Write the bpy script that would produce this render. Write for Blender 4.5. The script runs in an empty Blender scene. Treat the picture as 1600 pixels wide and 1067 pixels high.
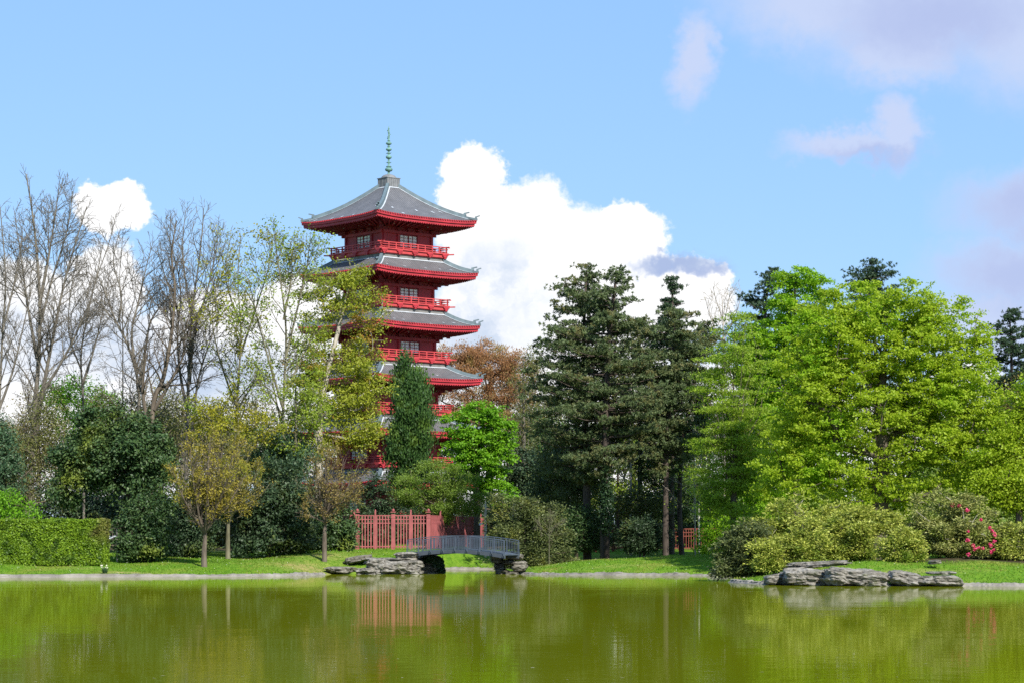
import bpy, bmesh, math, random
import numpy as np
from mathutils import Vector, Matrix, noise as mnoise

# ------------------------------------------------------------------ basics
F = 3600.0            # focal length in pixels of a 1600 px wide picture
CAMH = 2.93           # eye height above the water
HOR = 836.0
col = bpy.context.scene.collection
scene = bpy.context.scene

def PX(px, Y): return (px - 800.0) * Y / F
def PZ(py, Y): return CAMH + (HOR - py) * Y / F
def mpp(Y): return Y / F

def link(o, parent=None):
    col.objects.link(o)
    if parent is not None: o.parent = parent
    return o

def tag(o, label=None, cat=None, group=None, kind=None):
    if label: o['label'] = label
    if cat: o['category'] = cat
    if group: o['group'] = group
    if kind: o['kind'] = kind
    return o

def empty(name, loc, label, cat, group=None, rz=0):
    o = bpy.data.objects.new(name, None)
    o.empty_display_size = 0.5
    col.objects.link(o)
    o.location = loc
    o.rotation_euler = (0, 0, rz)
    return tag(o, label, cat, group)

def np_mesh(name, V, Fq, mat, parent=None, smooth=False, loc=None):
    """V (n,3); Fq = list of (m,k) int arrays"""
    me = bpy.data.meshes.new(name)
    V = np.asarray(V, dtype=np.float32)
    arrs = [np.asarray(a, dtype=np.int32) for a in Fq if len(a)]
    me.vertices.add(len(V)); me.vertices.foreach_set('co', V.ravel())
    nl = sum(a.size for a in arrs); nf = sum(len(a) for a in arrs)
    me.loops.add(nl); me.polygons.add(nf)
    me.loops.foreach_set('vertex_index', np.concatenate([a.ravel() for a in arrs]))
    tot = np.concatenate([np.full(len(a), a.shape[1], dtype=np.int32) for a in arrs])
    st = np.concatenate([[0], np.cumsum(tot)[:-1]]).astype(np.int32)
    me.polygons.foreach_set('loop_start', st)
    me.polygons.foreach_set('loop_total', tot)
    if smooth: me.polygons.foreach_set('use_smooth', np.ones(nf, dtype=bool))
    me.update(calc_edges=True)
    if mat is not None: me.materials.append(mat)
    o = bpy.data.objects.new(name, me)
    link(o, parent)
    if loc is not None: o.location = loc
    return o

class MB:
    """collects boxes, prisms, tubes and lathes; builds ONE mesh"""
    def __init__(s): s.v = []; s.f = []
    def add(s, vs, fs):
        b = len(s.v); s.v += [tuple(v) for v in vs]; s.f += [tuple(i + b for i in f) for f in fs]
    def box(s, c, d, rz=0.0, taper=1.0):
        cx, cy, cz = c; hx, hy, hz = d[0] / 2, d[1] / 2, d[2] / 2
        cr, sr = math.cos(rz), math.sin(rz)
        vs = []
        for z, k in ((-hz, 1.0), (hz, taper)):
            for x, y in ((-hx, -hy), (hx, -hy), (hx, hy), (-hx, hy)):
                x *= k; y *= k
                vs.append((cx + x * cr - y * sr, cy + x * sr + y * cr, cz + z))
        s.add(vs, [(3, 2, 1, 0), (4, 5, 6, 7), (0, 1, 5, 4), (1, 2, 6, 5), (2, 3, 7, 6), (3, 0, 4, 7)])
    def bar(s, a, b, w, h, up=(0, 0, 1)):
        a = Vector(a); b = Vector(b); t = (b - a).normalized()
        r = t.cross(Vector(up))
        if r.length < 1e-4: r = t.cross(Vector((0, 1, 0)))
        r.normalize(); u = r.cross(t)
        vs = []
        for p in (a, b):
            for x, y in ((-1, -1), (1, -1), (1, 1), (-1, 1)):
                vs.append(p + r * (x * w / 2) + u * (y * h / 2))
        s.add(vs, [(3, 2, 1, 0), (4, 5, 6, 7), (0, 1, 5, 4), (1, 2, 6, 5), (2, 3, 7, 6), (3, 0, 4, 7)])
    def sweep(s, pts, prof):
        """prof: function i -> list of points (closed section)"""
        n = None; base = len(s.v)
        for i in range(len(pts)):
            sec = prof(i); n = len(sec); s.v += [tuple(p) for p in sec]
        for i in range(len(pts) - 1):
            for k in range(n):
                a = base + i * n + k; b = base + i * n + (k + 1) % n
                s.f.append((a, b, b + n, a + n))
        s.f.append(tuple(base + k for k in range(n))[::-1])
        s.f.append(tuple(base + (len(pts) - 1) * n + k for k in range(n)))
    def lathe(s, prof, c=(0, 0), n=14):
        base = len(s.v)
        for r, z in prof:
            for k in range(n):
                a = 2 * math.pi * k / n
                s.v.append((c[0] + r * math.cos(a), c[1] + r * math.sin(a), z))
        for i in range(len(prof) - 1):
            for k in range(n):
                a = base + i * n + k; b = base + i * n + (k + 1) % n
                s.f.append((a, b, b + n, a + n))
    def __len__(s): return len(s.f)
    def build(s, name, mat, parent=None, smooth=False, loc=None):
        me = bpy.data.meshes.new(name)
        me.from_pydata(s.v, [], s.f)
        bm = bmesh.new(); bm.from_mesh(me)
        bmesh.ops.recalc_face_normals(bm, faces=bm.faces)
        bm.to_mesh(me); bm.free()
        if smooth:
            me.polygons.foreach_set('use_smooth', [True] * len(me.polygons))
        me.materials.append(mat)
        o = bpy.data.objects.new(name, me)
        link(o, parent)
        if loc is not None: o.location = loc
        return o

# ------------------------------------------------------------------ materials
def new_mat(name):
    m = bpy.data.materials.new(name); m.use_nodes = True
    nt = m.node_tree; nt.nodes.clear()
    out = nt.nodes.new('ShaderNodeOutputMaterial')
    return m, nt, out

def lk(nt, a, b): nt.links.new(a, b)

def mixc(nt, fac, a, b, mode='MIX'):
    n = nt.nodes.new('ShaderNodeMix'); n.data_type = 'RGBA'; n.blend_type = mode
    def put(sock, v):
        if isinstance(v, bpy.types.NodeSocket): lk(nt, v, sock)
        elif isinstance(v, (int, float)): sock.default_value = v
        else: sock.default_value = (*v, 1)
    put(n.inputs[0], fac); put(n.inputs[6], a); put(n.inputs[7], b)
    return n.outputs[2]

def noise_node(nt, vec, scale, detail=3, rough=0.55, dist=0.0):
    n = nt.nodes.new('ShaderNodeTexNoise')
    n.inputs['Scale'].default_value = scale; n.inputs['Detail'].default_value = detail
    n.inputs['Roughness'].default_value = rough; n.inputs['Distortion'].default_value = dist
    if vec is not None: lk(nt, vec, n.inputs['Vector'])
    return n

def ramp(nt, fac, stops):
    r = nt.nodes.new('ShaderNodeValToRGB')
    e = r.color_ramp.elements
    while len(e) < len(stops): e.new(0.5)
    for i, (p, c) in enumerate(stops):
        e[i].position = p; e[i].color = (*c, 1) if len(c) == 3 else c
    lk(nt, fac, r.inputs[0])
    return r.outputs[0]

def mrange(nt, v, a, b, c=0.0, d=1.0, smooth=True):
    n = nt.nodes.new('ShaderNodeMapRange')
    n.interpolation_type = 'SMOOTHSTEP' if smooth else 'LINEAR'
    n.inputs[1].default_value = a; n.inputs[2].default_value = b
    n.inputs[3].default_value = c; n.inputs[4].default_value = d
    lk(nt, v, n.inputs[0]); return n.outputs[0]

def texco(nt, which='Object'):
    return nt.nodes.new('ShaderNodeTexCoord').outputs[which]

def foliage_mat(name, c1, c2, c3=None, trans=0.35, rough=0.5, nscale=0.35, gloss=0.3, blend3=(0.52, 0.66)):
    m, nt, out = new_mat(name)
    g = nt.nodes.new('ShaderNodeNewGeometry')
    colr = ramp(nt, g.outputs['Random Per Island'], [(0.0, c1), (1.0, c2)])
    if c3 is not None:
        nz = noise_node(nt, texco(nt), nscale, 3, 0.6)
        colr = mixc(nt, mrange(nt, nz.outputs[0], *blend3), colr, c3)
    p = nt.nodes.new('ShaderNodeBsdfPrincipled')
    lk(nt, colr, p.inputs['Base Color'])
    p.inputs['Roughness'].default_value = rough
    p.inputs['Specular IOR Level'].default_value = gloss
    t = nt.nodes.new('ShaderNodeBsdfTranslucent')
    lk(nt, mixc(nt, 0.5, colr, (0.9, 1.0, 0.25), 'MULTIPLY'), t.inputs['Color'])
    ms = nt.nodes.new('ShaderNodeMixShader'); ms.inputs[0].default_value = trans
    lk(nt, p.outputs[0], ms.inputs[1]); lk(nt, t.outputs[0], ms.inputs[2])
    lk(nt, ms.outputs[0], out.inputs[0])
    return m

def bark_mat(name, c1, c2, scale=3.0, stretch=0.25):
    m, nt, out = new_mat(name)
    mp = nt.nodes.new('ShaderNodeMapping'); mp.inputs['Scale'].default_value = (1, 1, stretch)
    lk(nt, texco(nt), mp.inputs[0])
    nz = noise_node(nt, mp.outputs[0], scale, 5, 0.65)
    p = nt.nodes.new('ShaderNodeBsdfPrincipled')
    lk(nt, ramp(nt, nz.outputs[0], [(0.3, c1), (0.7, c2)]), p.inputs['Base Color'])
    p.inputs['Roughness'].default_value = 0.9; p.inputs['Specular IOR Level'].default_value = 0.15
    b = nt.nodes.new('ShaderNodeBump'); b.inputs['Strength'].default_value = 0.6; b.inputs['Distance'].default_value = 0.05
    lk(nt, nz.outputs[0], b.inputs['Height']); lk(nt, b.outputs[0], p.inputs['Normal'])
    lk(nt, p.outputs[0], out.inputs[0])
    return m

def paint_mat(name, c, var=0.25, rough=0.55, scale=1.2, spec=0.35, dirt=None):
    m, nt, out = new_mat(name)
    tc = texco(nt)
    nz = noise_node(nt, tc, scale, 5, 0.65)
    c1 = tuple(x * (1 - var) for x in c); c2 = tuple(min(1, x * (1 + var)) for x in c)
    cc = ramp(nt, nz.outputs[0], [(0.3, c1), (0.7, c2)])
    if dirt:
        mp = nt.nodes.new('ShaderNodeMapping'); mp.inputs['Scale'].default_value = (1, 1, 0.2); lk(nt, tc, mp.inputs[0])
        n2 = noise_node(nt, mp.outputs[0], scale * 4, 4, 0.7)
        cc = mixc(nt, mrange(nt, n2.outputs[0], 0.55, 0.75, 0, 0.6), cc, dirt)
    p = nt.nodes.new('ShaderNodeBsdfPrincipled')
    lk(nt, cc, p.inputs['Base Color']); p.inputs['Roughness'].default_value = rough
    p.inputs['Specular IOR Level'].default_value = spec
    b = nt.nodes.new('ShaderNodeBump'); b.inputs['Strength'].default_value = 0.15; b.inputs['Distance'].default_value = 0.02
    lk(nt, nz.outputs[0], b.inputs['Height']); lk(nt, b.outputs[0], p.inputs['Normal'])
    lk(nt, p.outputs[0], out.inputs[0])
    return m

def rock_mat(name, dark=(0.035, 0.033, 0.028), mid=(0.14, 0.128, 0.105), light=(0.32, 0.30, 0.26)):
    m, nt, out = new_mat(name)
    tc = texco(nt)
    mp = nt.nodes.new('ShaderNodeMapping'); mp.inputs['Scale'].default_value = (0.7, 0.7, 3.2); lk(nt, tc, mp.inputs[0])
    n1 = noise_node(nt, mp.outputs[0], 1.6, 7, 0.68)
    n2 = noise_node(nt, tc, 5.0, 5, 0.7)
    cc = ramp(nt, n1.outputs[0], [(0.30, dark), (0.47, mid), (0.66, light)])
    cc = mixc(nt, mrange(nt, n2.outputs[0], 0.52, 0.66, 0, 0.8), cc, light)
    n3 = noise_node(nt, tc, 1.3, 3, 0.6)
    cc = mixc(nt, mrange(nt, n3.outputs[0], 0.58, 0.7, 0, 0.55), cc, (0.10, 0.11, 0.04))
    p = nt.nodes.new('ShaderNodeBsdfPrincipled')
    lk(nt, cc, p.inputs['Base Color']); p.inputs['Roughness'].default_value = 0.9
    p.inputs['Specular IOR Level'].default_value = 0.2
    b = nt.nodes.new('ShaderNodeBump'); b.inputs['Strength'].default_value = 0.9; b.inputs['Distance'].default_value = 0.12
    lk(nt, n1.outputs[0], b.inputs['Height']); lk(nt, b.outputs[0], p.inputs['Normal'])
    lk(nt, p.outputs[0], out.inputs[0])
    return m

def tile_mat(name):
    m, nt, out = new_mat(name)
    uv = nt.nodes.new('ShaderNodeUVMap').outputs[0]
    sp = nt.nodes.new('ShaderNodeSeparateXYZ'); lk(nt, uv, sp.inputs[0])
    def wav(sock, k):
        a = nt.nodes.new('ShaderNodeMath'); a.operation = 'MULTIPLY'; a.inputs[1].default_value = k; lk(nt, sock, a.inputs[0])
        b = nt.nodes.new('ShaderNodeMath'); b.operation = 'SINE'; lk(nt, a.outputs[0], b.inputs[0]); return b.outputs[0]
    w1 = wav(sp.outputs[0], 2 * math.pi / 0.32)
    fr = nt.nodes.new('ShaderNodeMath'); fr.operation = 'FRACT'
    d = nt.nodes.new('ShaderNodeMath'); d.operation = 'DIVIDE'; d.inputs[1].default_value = 0.34; lk(nt, sp.outputs[1], d.inputs[0]); lk(nt, d.outputs[0], fr.inputs[0])
    h = nt.nodes.new('ShaderNodeMath'); h.operation = 'MULTIPLY_ADD'; h.inputs[1].default_value = 0.5
    lk(nt, w1, h.inputs[0]); lk(nt, fr.outputs[0], h.inputs[2])
    nz = noise_node(nt, uv, 0.5, 5, 0.65)
    n2 = noise_node(nt, uv, 6.0, 2, 0.5)
    cc = ramp(nt, nz.outputs[0], [(0.3, (0.10, 0.10, 0.105)), (0.7, (0.19, 0.185, 0.19))])
    cc = mixc(nt, mrange(nt, n2.outputs[0], 0.45, 0.7, 0, 0.5), cc, (0.07, 0.07, 0.075))
    cc = mixc(nt, mrange(nt, w1, -1, -0.35, 0.6, 0), cc, (0.04, 0.04, 0.045))
    p = nt.nodes.new('ShaderNodeBsdfPrincipled'); lk(nt, cc, p.inputs['Base Color'])
    p.inputs['Roughness'].default_value = 0.6
    b = nt.nodes.new('ShaderNodeBump'); b.inputs['Strength'].default_value = 0.8; b.inputs['Distance'].default_value = 0.06
    lk(nt, h.outputs[0], b.inputs['Height']); lk(nt, b.outputs[0], p.inputs['Normal'])
    lk(nt, p.outputs[0], out.inputs[0])
    return m

M = {}
M['red'] = paint_mat('red_lacquer', (0.36, 0.028, 0.038), 0.25, 0.5, 0.8, dirt=(0.30, 0.03, 0.03))
M['red_sunlit'] = paint_mat('red_balcony_sunlit', (0.42, 0.05, 0.052), 0.25, 0.5, 0.9, dirt=(0.42, 0.05, 0.05))  # balcony red made lighter in the colour to imitate sunlight on it
M['red_dark'] = paint_mat('red_soffit_dark', (0.21, 0.018, 0.028), 0.25, 0.6, 1.0)  # darker red for soffits, brackets and window frames
M['tile'] = tile_mat('grey_roof_tiles')
M['ridge'] = paint_mat('blue_grey_copper', (0.11, 0.15, 0.165), 0.25, 0.5, 1.5, dirt=(0.10, 0.13, 0.15))
M['flash'] = paint_mat('white_lead_flashing', (0.42, 0.45, 0.48), 0.2, 0.5, 1.5, dirt=(0.22, 0.23, 0.25))
M['plinth'] = paint_mat('grey_weathered_plinth', (0.17, 0.165, 0.155), 0.3, 0.85, 1.4, dirt=(0.10, 0.10, 0.10))
M['copper'] = paint_mat('green_copper', (0.13, 0.25, 0.22), 0.3, 0.45, 2.0, dirt=(0.16, 0.18, 0.14))
M['lead'] = paint_mat('dark_lead_cladding', (0.16, 0.165, 0.17), 0.3, 0.6, 2.0, dirt=(0.28, 0.29, 0.30))
M['pane'] = paint_mat('pale_paper_panes', (0.86, 0.84, 0.79), 0.08, 0.6, 1.0)
M['fence'] = paint_mat('pink_red_fence_paint', (0.29, 0.078, 0.078), 0.3, 0.65, 0.9, dirt=(0.40, 0.10, 0.09))
M['fence_shaded'] = paint_mat('rusty_red_fence_shaded', (0.15, 0.036, 0.024), 0.25, 0.75, 1.2, dirt=(0.2, 0.05, 0.03))  # rusty red, darkened in the colour to imitate shade under the pines
M['steel'] = paint_mat('grey_blue_bridge_paint', (0.07, 0.088, 0.115), 0.2, 0.45, 1.5)
M['steel_dark'] = paint_mat('dark_bridge_beam_paint', (0.06, 0.07, 0.085), 0.2, 0.5, 1.5)
M['rock'] = rock_mat('layered_grey_stone')
M['rock_warm'] = rock_mat('mossy_layered_stone', (0.03, 0.026, 0.02), (0.11, 0.10, 0.078), (0.25, 0.23, 0.19))
M['bark_grey'] = bark_mat('grey_brown_bark', (0.055, 0.043, 0.033), (0.17, 0.14, 0.105))
M['bark_twig'] = bark_mat('purple_brown_bark', (0.07, 0.06, 0.048), (0.20, 0.18, 0.145))
M['bark_green'] = bark_mat('mossy_grey_bark', (0.07, 0.065, 0.04), (0.20, 0.185, 0.12))
M['bark_pine'] = bark_mat('pine_bark', (0.036, 0.028, 0.023), (0.11, 0.085, 0.07), 2.5)
M['bark_pale'] = bark_mat('pale_bark', (0.24, 0.21, 0.17), (0.42, 0.38, 0.32), 3)
M['bark_dark'] = bark_mat('dark_bark', (0.022, 0.017, 0.013), (0.07, 0.052, 0.04))
M['wood_pale'] = bark_mat('weathered_pale_wood', (0.30, 0.27, 0.22), (0.52, 0.48, 0.42), 4)

# foliage
M['f_oak'] = foliage_mat('oak_spring_leaves', (0.31, 0.43, 0.022), (0.44, 0.55, 0.04), (0.29, 0.48, 0.022), 0.57, nscale=0.2)
M['f_beech'] = foliage_mat('beech_fresh_leaves', (0.21, 0.40, 0.014), (0.30, 0.50, 0.022), (0.27, 0.42, 0.02), 0.52)
M['f_vivid'] = foliage_mat('vivid_green_leaves', (0.13, 0.31, 0.012), (0.21, 0.42, 0.022), (0.17, 0.36, 0.012), 0.45)
M['f_larch'] = foliage_mat('larch_pale_sprays', (0.22, 0.34, 0.025), (0.36, 0.47, 0.05), (0.18, 0.31, 0.022), 0.52)
M['f_pine'] = foliage_mat('pine_needles', (0.058, 0.095, 0.040), (0.15, 0.19, 0.072), (0.17, 0.165, 0.06), 0.26, 0.5, 0.6)
M['f_pine_dark'] = foliage_mat('dark_pine_needles', (0.02, 0.05, 0.026), (0.065, 0.105, 0.045), None, 0.15)
M['f_holly'] = foliage_mat('glossy_holly_leaves', (0.022, 0.055, 0.016), (0.075, 0.125, 0.035), (0.15, 0.19, 0.025), 0.15, 0.5, 0.22, 0.3, (0.54, 0.66))
M['f_holly_blue'] = foliage_mat('bluish_evergreen_leaves', (0.03, 0.075, 0.035), (0.10, 0.165, 0.075), None, 0.2, 0.5, 0.4, 0.3)
M['f_dark'] = foliage_mat('dark_evergreen_leaves', (0.02, 0.045, 0.02), (0.065, 0.105, 0.045), (0.09, 0.115, 0.025), 0.18, 0.5, 0.5, 0.3)
M['f_thuja'] = foliage_mat('thuja_sprays', (0.018, 0.055, 0.012), (0.062, 0.13, 0.024), (0.09, 0.16, 0.02), 0.2, 0.6, 0.5)
M['f_gold'] = foliage_mat('golden_brown_young_leaves', (0.20, 0.155, 0.022), (0.40, 0.34, 0.05), (0.30, 0.32, 0.035), 0.4)
M['f_tan'] = foliage_mat('tan_young_leaves', (0.18, 0.125, 0.04), (0.32, 0.25, 0.07), (0.23, 0.25, 0.05), 0.4)
M['f_yellow'] = foliage_mat('yellow_green_young_leaves', (0.22, 0.22, 0.012), (0.40, 0.37, 0.03), (0.17, 0.26, 0.02), 0.4)
M['f_lime'] = foliage_mat('lime_young_leaves', (0.17, 0.25, 0.018), (0.30, 0.38, 0.04), (0.24, 0.22, 0.03), 0.4)
M['f_maple'] = foliage_mat('maple_mixed_leaves', (0.21, 0.26, 0.02), (0.40, 0.42, 0.045), (0.36, 0.19, 0.035), 0.45, 0.5, 0.3, 0.3, (0.55, 0.66))
M['f_copper'] = foliage_mat('copper_beech_leaves', (0.28, 0.13, 0.06), (0.44, 0.24, 0.11), (0.34, 0.25, 0.08), 0.42)
M['f_olive'] = foliage_mat('olive_leaves', (0.08, 0.10, 0.024), (0.21, 0.21, 0.06), (0.16, 0.12, 0.045), 0.35)
M['f_willow'] = foliage_mat('fine_mid_green_leaves', (0.10, 0.18, 0.018), (0.23, 0.32, 0.05), (0.08, 0.15, 0.014), 0.35)
M['f_rhodo'] = foliage_mat('rhododendron_yellow_green_leaves', (0.15, 0.20, 0.018), (0.50, 0.52, 0.10), (0.13, 0.20, 0.016), 0.3, 0.5, 0.5, 0.3)  # lightest leaf colour raised to imitate sunlit highlights
M['f_rhodo_dark'] = foliage_mat('rhododendron_dark_leaves', (0.04, 0.06, 0.018), (0.16, 0.19, 0.06), (0.18, 0.19, 0.04), 0.2, 0.5, 0.6, 0.3)
M['f_rhodo_olive'] = foliage_mat('rhododendron_olive_leaves', (0.12, 0.15, 0.03), (0.42, 0.42, 0.13), (0.16, 0.22, 0.02), 0.27, 0.5, 0.5, 0.3)
M['f_ivy'] = foliage_mat('ivy_leaves', (0.012, 0.03, 0.012), (0.04, 0.075, 0.025), None, 0.12, 0.35)
M['f_pink'] = foliage_mat('pink_petals', (0.62, 0.03, 0.13), (0.80, 0.10, 0.25), None, 0.35)
M['f_grass'] = foliage_mat('grass_blades', (0.085, 0.19, 0.012), (0.18, 0.30, 0.022), (0.24, 0.26, 0.045), 0.35, 0.6, 0.25)
M['f_white'] = foliage_mat('white_petals', (0.75, 0.72, 0.45), (0.85, 0.85, 0.75), None, 0.3)
M['f_wood'] = foliage_mat('far_wood_leaves', (0.14, 0.13, 0.03), (0.26, 0.22, 0.06), (0.15, 0.095, 0.05), 0.35)

# ------------------------------------------------------------------ shore + terrain
SH = [(-260, 140), (-120, 152), (-70, 157), (-36, 160), (-24, 162.5), (-17, 165.5), (-14.2, 171), (-13, 175.5),
      (-9, 176.5), (-5.6, 177), (-5.2, 182), (-6.5, 188), (-7.8, 192), (-6.6, 196.6), (-3, 198.6), (1.5, 199),
      (6, 198), (9, 193.5), (6, 188.5), (1.5, 185.5), (-0.9, 181.5), (-0.6, 178), (0.5, 174.2), (3.5, 171),
      (9, 168.8), (14.2, 167.2), (17.2, 163), (17.4, 156), (14.6, 150), (13.6, 145.5), (14.0, 140.5), (16.2, 136.6),
      (20, 134.6), (26, 133), (34, 132), (70, 128), (260, 112)]
def catmull(P, k=6):
    P = np.asarray(P, float); n = len(P); out = []
    for i in range(n - 1):
        p0 = P[max(i - 1, 0)]; p1 = P[i]; p2 = P[i + 1]; p3 = P[min(i + 2, n - 1)]
        for j in range(k):
            t = j / k
            out.append(0.5 * ((2 * p1) + (-p0 + p2) * t + (2 * p0 - 5 * p1 + 4 * p2 - p3) * t * t + (-p0 + 3 * p1 - 3 * p2 + p3) * t ** 3))
    out.append(P[-1]); return np.array(out)
SHORE = catmull(SH, 6)
POLY = np.vstack([SHORE, [[260, -40], [60, -3], [20, -1.5], [-20, -1.5], [-60, -3], [-260, -40]]])

def shore_sd(x, y):
    """+ inland, - in the water"""
    x = np.asarray(x, float).ravel(); y = np.asarray(y, float).ravel()
    A = POLY; B = np.roll(POLY, -1, axis=0)
    best = np.full(x.shape, 1e9); inside = np.zeros(x.shape, bool)
    for (ax, ay), (bx, by) in zip(A, B):
        dx, dy = bx - ax, by - ay; L = dx * dx + dy * dy + 1e-12
        t = np.clip(((x - ax) * dx + (y - ay) * dy) / L, 0, 1)
        d = (x - ax - t * dx) ** 2 + (y - ay - t * dy) ** 2
        best = np.minimum(best, d)
        c = (ay > y) != (by > y)
        with np.errstate(divide='ignore', invalid='ignore'):
            xi = ax + (y - ay) * dx / (dy if abs(dy) > 1e-12 else 1e-12)
        inside ^= c & (x < xi)
    d = np.sqrt(best)
    return np.where(inside, -d, d)

def sstep(a, b, v):
    t = np.clip((v - a) / (b - a), 0, 1); return t * t * (3 - 2 * t)

def ground_z(x, y):
    x = np.asarray(x, float); y = np.asarray(y, float); shp = x.shape
    d = shore_sd(x, y); x = x.ravel(); y = y.ravel()
    near = sstep(-22, -14, x) * (1 - sstep(-6, -3.5, x))
    k = 0.060 + 0.13 * near
    A = 2.0 + 0 * x
    rl = sstep(-2, 1, x) * (1 - sstep(17, 21, x)) * sstep(150, 165, y)
    bench = np.exp(-((x + 9.5) / 6.5) ** 4 - ((y - 203) / 4.5) ** 4)
    k = k + 0.035 * rl; A = A - 0.25 * rl
    pen = sstep(14, 20, x) * (1 - sstep(150, 165, y)); k = k + 0.025 * pen
    z = 0.17 + A * (1 - np.exp(-np.maximum(d - 0.5, 0) * k))
    z = z + 0.10 * np.sin(x * 0.31 + 1.0) * np.sin(y * 0.23) * sstep(2, 8, d) + 0.05 * np.sin(x * 0.9 + y * 0.4) * sstep(1, 4, d)
    z = z + (1.72 - z) * np.clip(bench * 1.2, 0, 1) * sstep(0.6, 3.0, d)
    z = z + 0.6 * sstep(60, 160, d)
    z = np.where(d < 0.5, np.clip(d, -2, 0.5) * 0.34, z)
    # beside the pond behind the camera: low shore
    z = np.where(y < 60, np.minimum(z, 0.9), z)
    return z.reshape(shp)

def gz(x, y): return float(ground_z(np.array([x]), np.array([y]))[0])

def axis(parts):
    out = []
    for a, b, s in parts: out += list(np.arange(a, b, s))
    return np.array(out + [parts[-1][1]])
gx = axis([(-1500, -300, 150), (-300, -60, 8), (-60, 60, 0.6), (60, 300, 8), (300, 1500, 150)])
gy = axis([(-300, -20, 20), (-20, 120, 7), (120, 226, 0.6), (226, 420, 6), (420, 2600, 160)])
GX, GY = np.meshgrid(gx, gy)
GZ = ground_z(GX, GY)
nx, ny = len(gx), len(gy)
idx = np.arange(nx * ny).reshape(ny, nx)
quads = np.stack([idx[:-1, :-1], idx[:-1, 1:], idx[1:, 1:], idx[1:, :-1]], -1).reshape(-1, 4)

def ground_material():
    m, nt, out = new_mat('lawn_and_wood_floor')
    tc = texco(nt)
    n1 = noise_node(nt, tc, 0.22, 4, 0.6); n2 = noise_node(nt, tc, 1.8, 5, 0.7); n3 = noise_node(nt, tc, 9.0, 3, 0.7)
    g = ramp(nt, n2.outputs[0], [(0.28, (0.06, 0.15, 0.008)), (0.5, (0.105, 0.215, 0.012)), (0.75, (0.18, 0.27, 0.02))])
    g = mixc(nt, mrange(nt, n1.outputs[0], 0.52, 0.72, 0, 0.6), g, (0.24, 0.25, 0.045))
    g = mixc(nt, mrange(nt, n3.outputs[0], 0.55, 0.75, 0, 0.5), g, (0.06, 0.10, 0.01))
    a = nt.nodes.new('ShaderNodeAttribute'); a.attribute_name = 'wood'
    b = nt.nodes.new('ShaderNodeAttribute'); b.attribute_name = 'dry'
    dr = nt.nodes.new('ShaderNodeMath'); dr.operation = 'MULTIPLY'; lk(nt, b.outputs['Fac'], dr.inputs[0]); lk(nt, mrange(nt, n2.outputs[0], 0.3, 0.6), dr.inputs[1])
    g = mixc(nt, dr.outputs[0], g, (0.33, 0.26, 0.10))
    soil = ramp(nt, n2.outputs[0], [(0.3, (0.03, 0.024, 0.014)), (0.7, (0.085, 0.07, 0.035))])
    g = mixc(nt, a.outputs['Fac'], g, soil)
    p = nt.nodes.new('ShaderNodeBsdfPrincipled'); lk(nt, g, p.inputs['Base Color'])
    p.inputs['Roughness'].default_value = 0.95; p.inputs['Specular IOR Level'].default_value = 0.1
    bp = nt.nodes.new('ShaderNodeBump'); bp.inputs['Strength'].default_value = 0.6; bp.inputs['Distance'].default_value = 0.08
    lk(nt, n3.outputs[0], bp.inputs['Height']); lk(nt, bp.outputs[0], p.inputs['Normal'])
    lk(nt, p.outputs[0], out.inputs[0]); return m
ground = np_mesh('ground', np.stack([GX.ravel(), GY.ravel(), GZ.ravel()], 1), [quads], ground_material(), smooth=True)
tag(ground, 'green lawn banks and dark wood floor around the pond', 'ground', kind='structure')
D = shore_sd(GX, GY); gxr = GX.ravel(); gyr = GY.ravel()
wood = sstep(17, 23, D + 1.2 * np.sin(gxr * 0.7))
inner = (np.abs(gxr - 1) < 14) & (gyr > 184) & (gyr < 206)
wood = np.where(inner, 0.15, wood)
pen = (gxr > 17) & (gyr < 160); wood = np.where(pen, sstep(9, 12, D + np.sin(gxr)), wood)
wood[gyr < 60] = 0
wood *= 1 - sstep(48, 75, np.abs(gxr)) * 0.85
wood *= 1 - 0.7 * sstep(330, 420, gyr)
def blob(cx, cy, rx, ry): return np.exp(-((gxr - cx) / rx) ** 2 - ((gyr - cy) / ry) ** 2)
dry = np.clip(blob(-15.5, 173, 3, 4) * 1.0 + blob(-14.8, 181, 2.2, 2) * 0.8 + blob(2.4, 180, 2, 2) * 0.6 + blob(24, 138, 3, 1) * 0.6 + blob(-27.4, 163.2, 1.6, 0.5) * 1.2 + blob(-20.5, 180, 1.5, 1) * 0.6 + blob(-31, 165, 2, .8) * .5 + blob(8, 173, 3, 1) * .4, 0, 1)
for nm, arr in (('wood', wood), ('dry', dry)):
    at = ground.data.attributes.new(nm, 'FLOAT', 'POINT'); at.data.foreach_set('value', arr.astype(np.float32))

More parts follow.
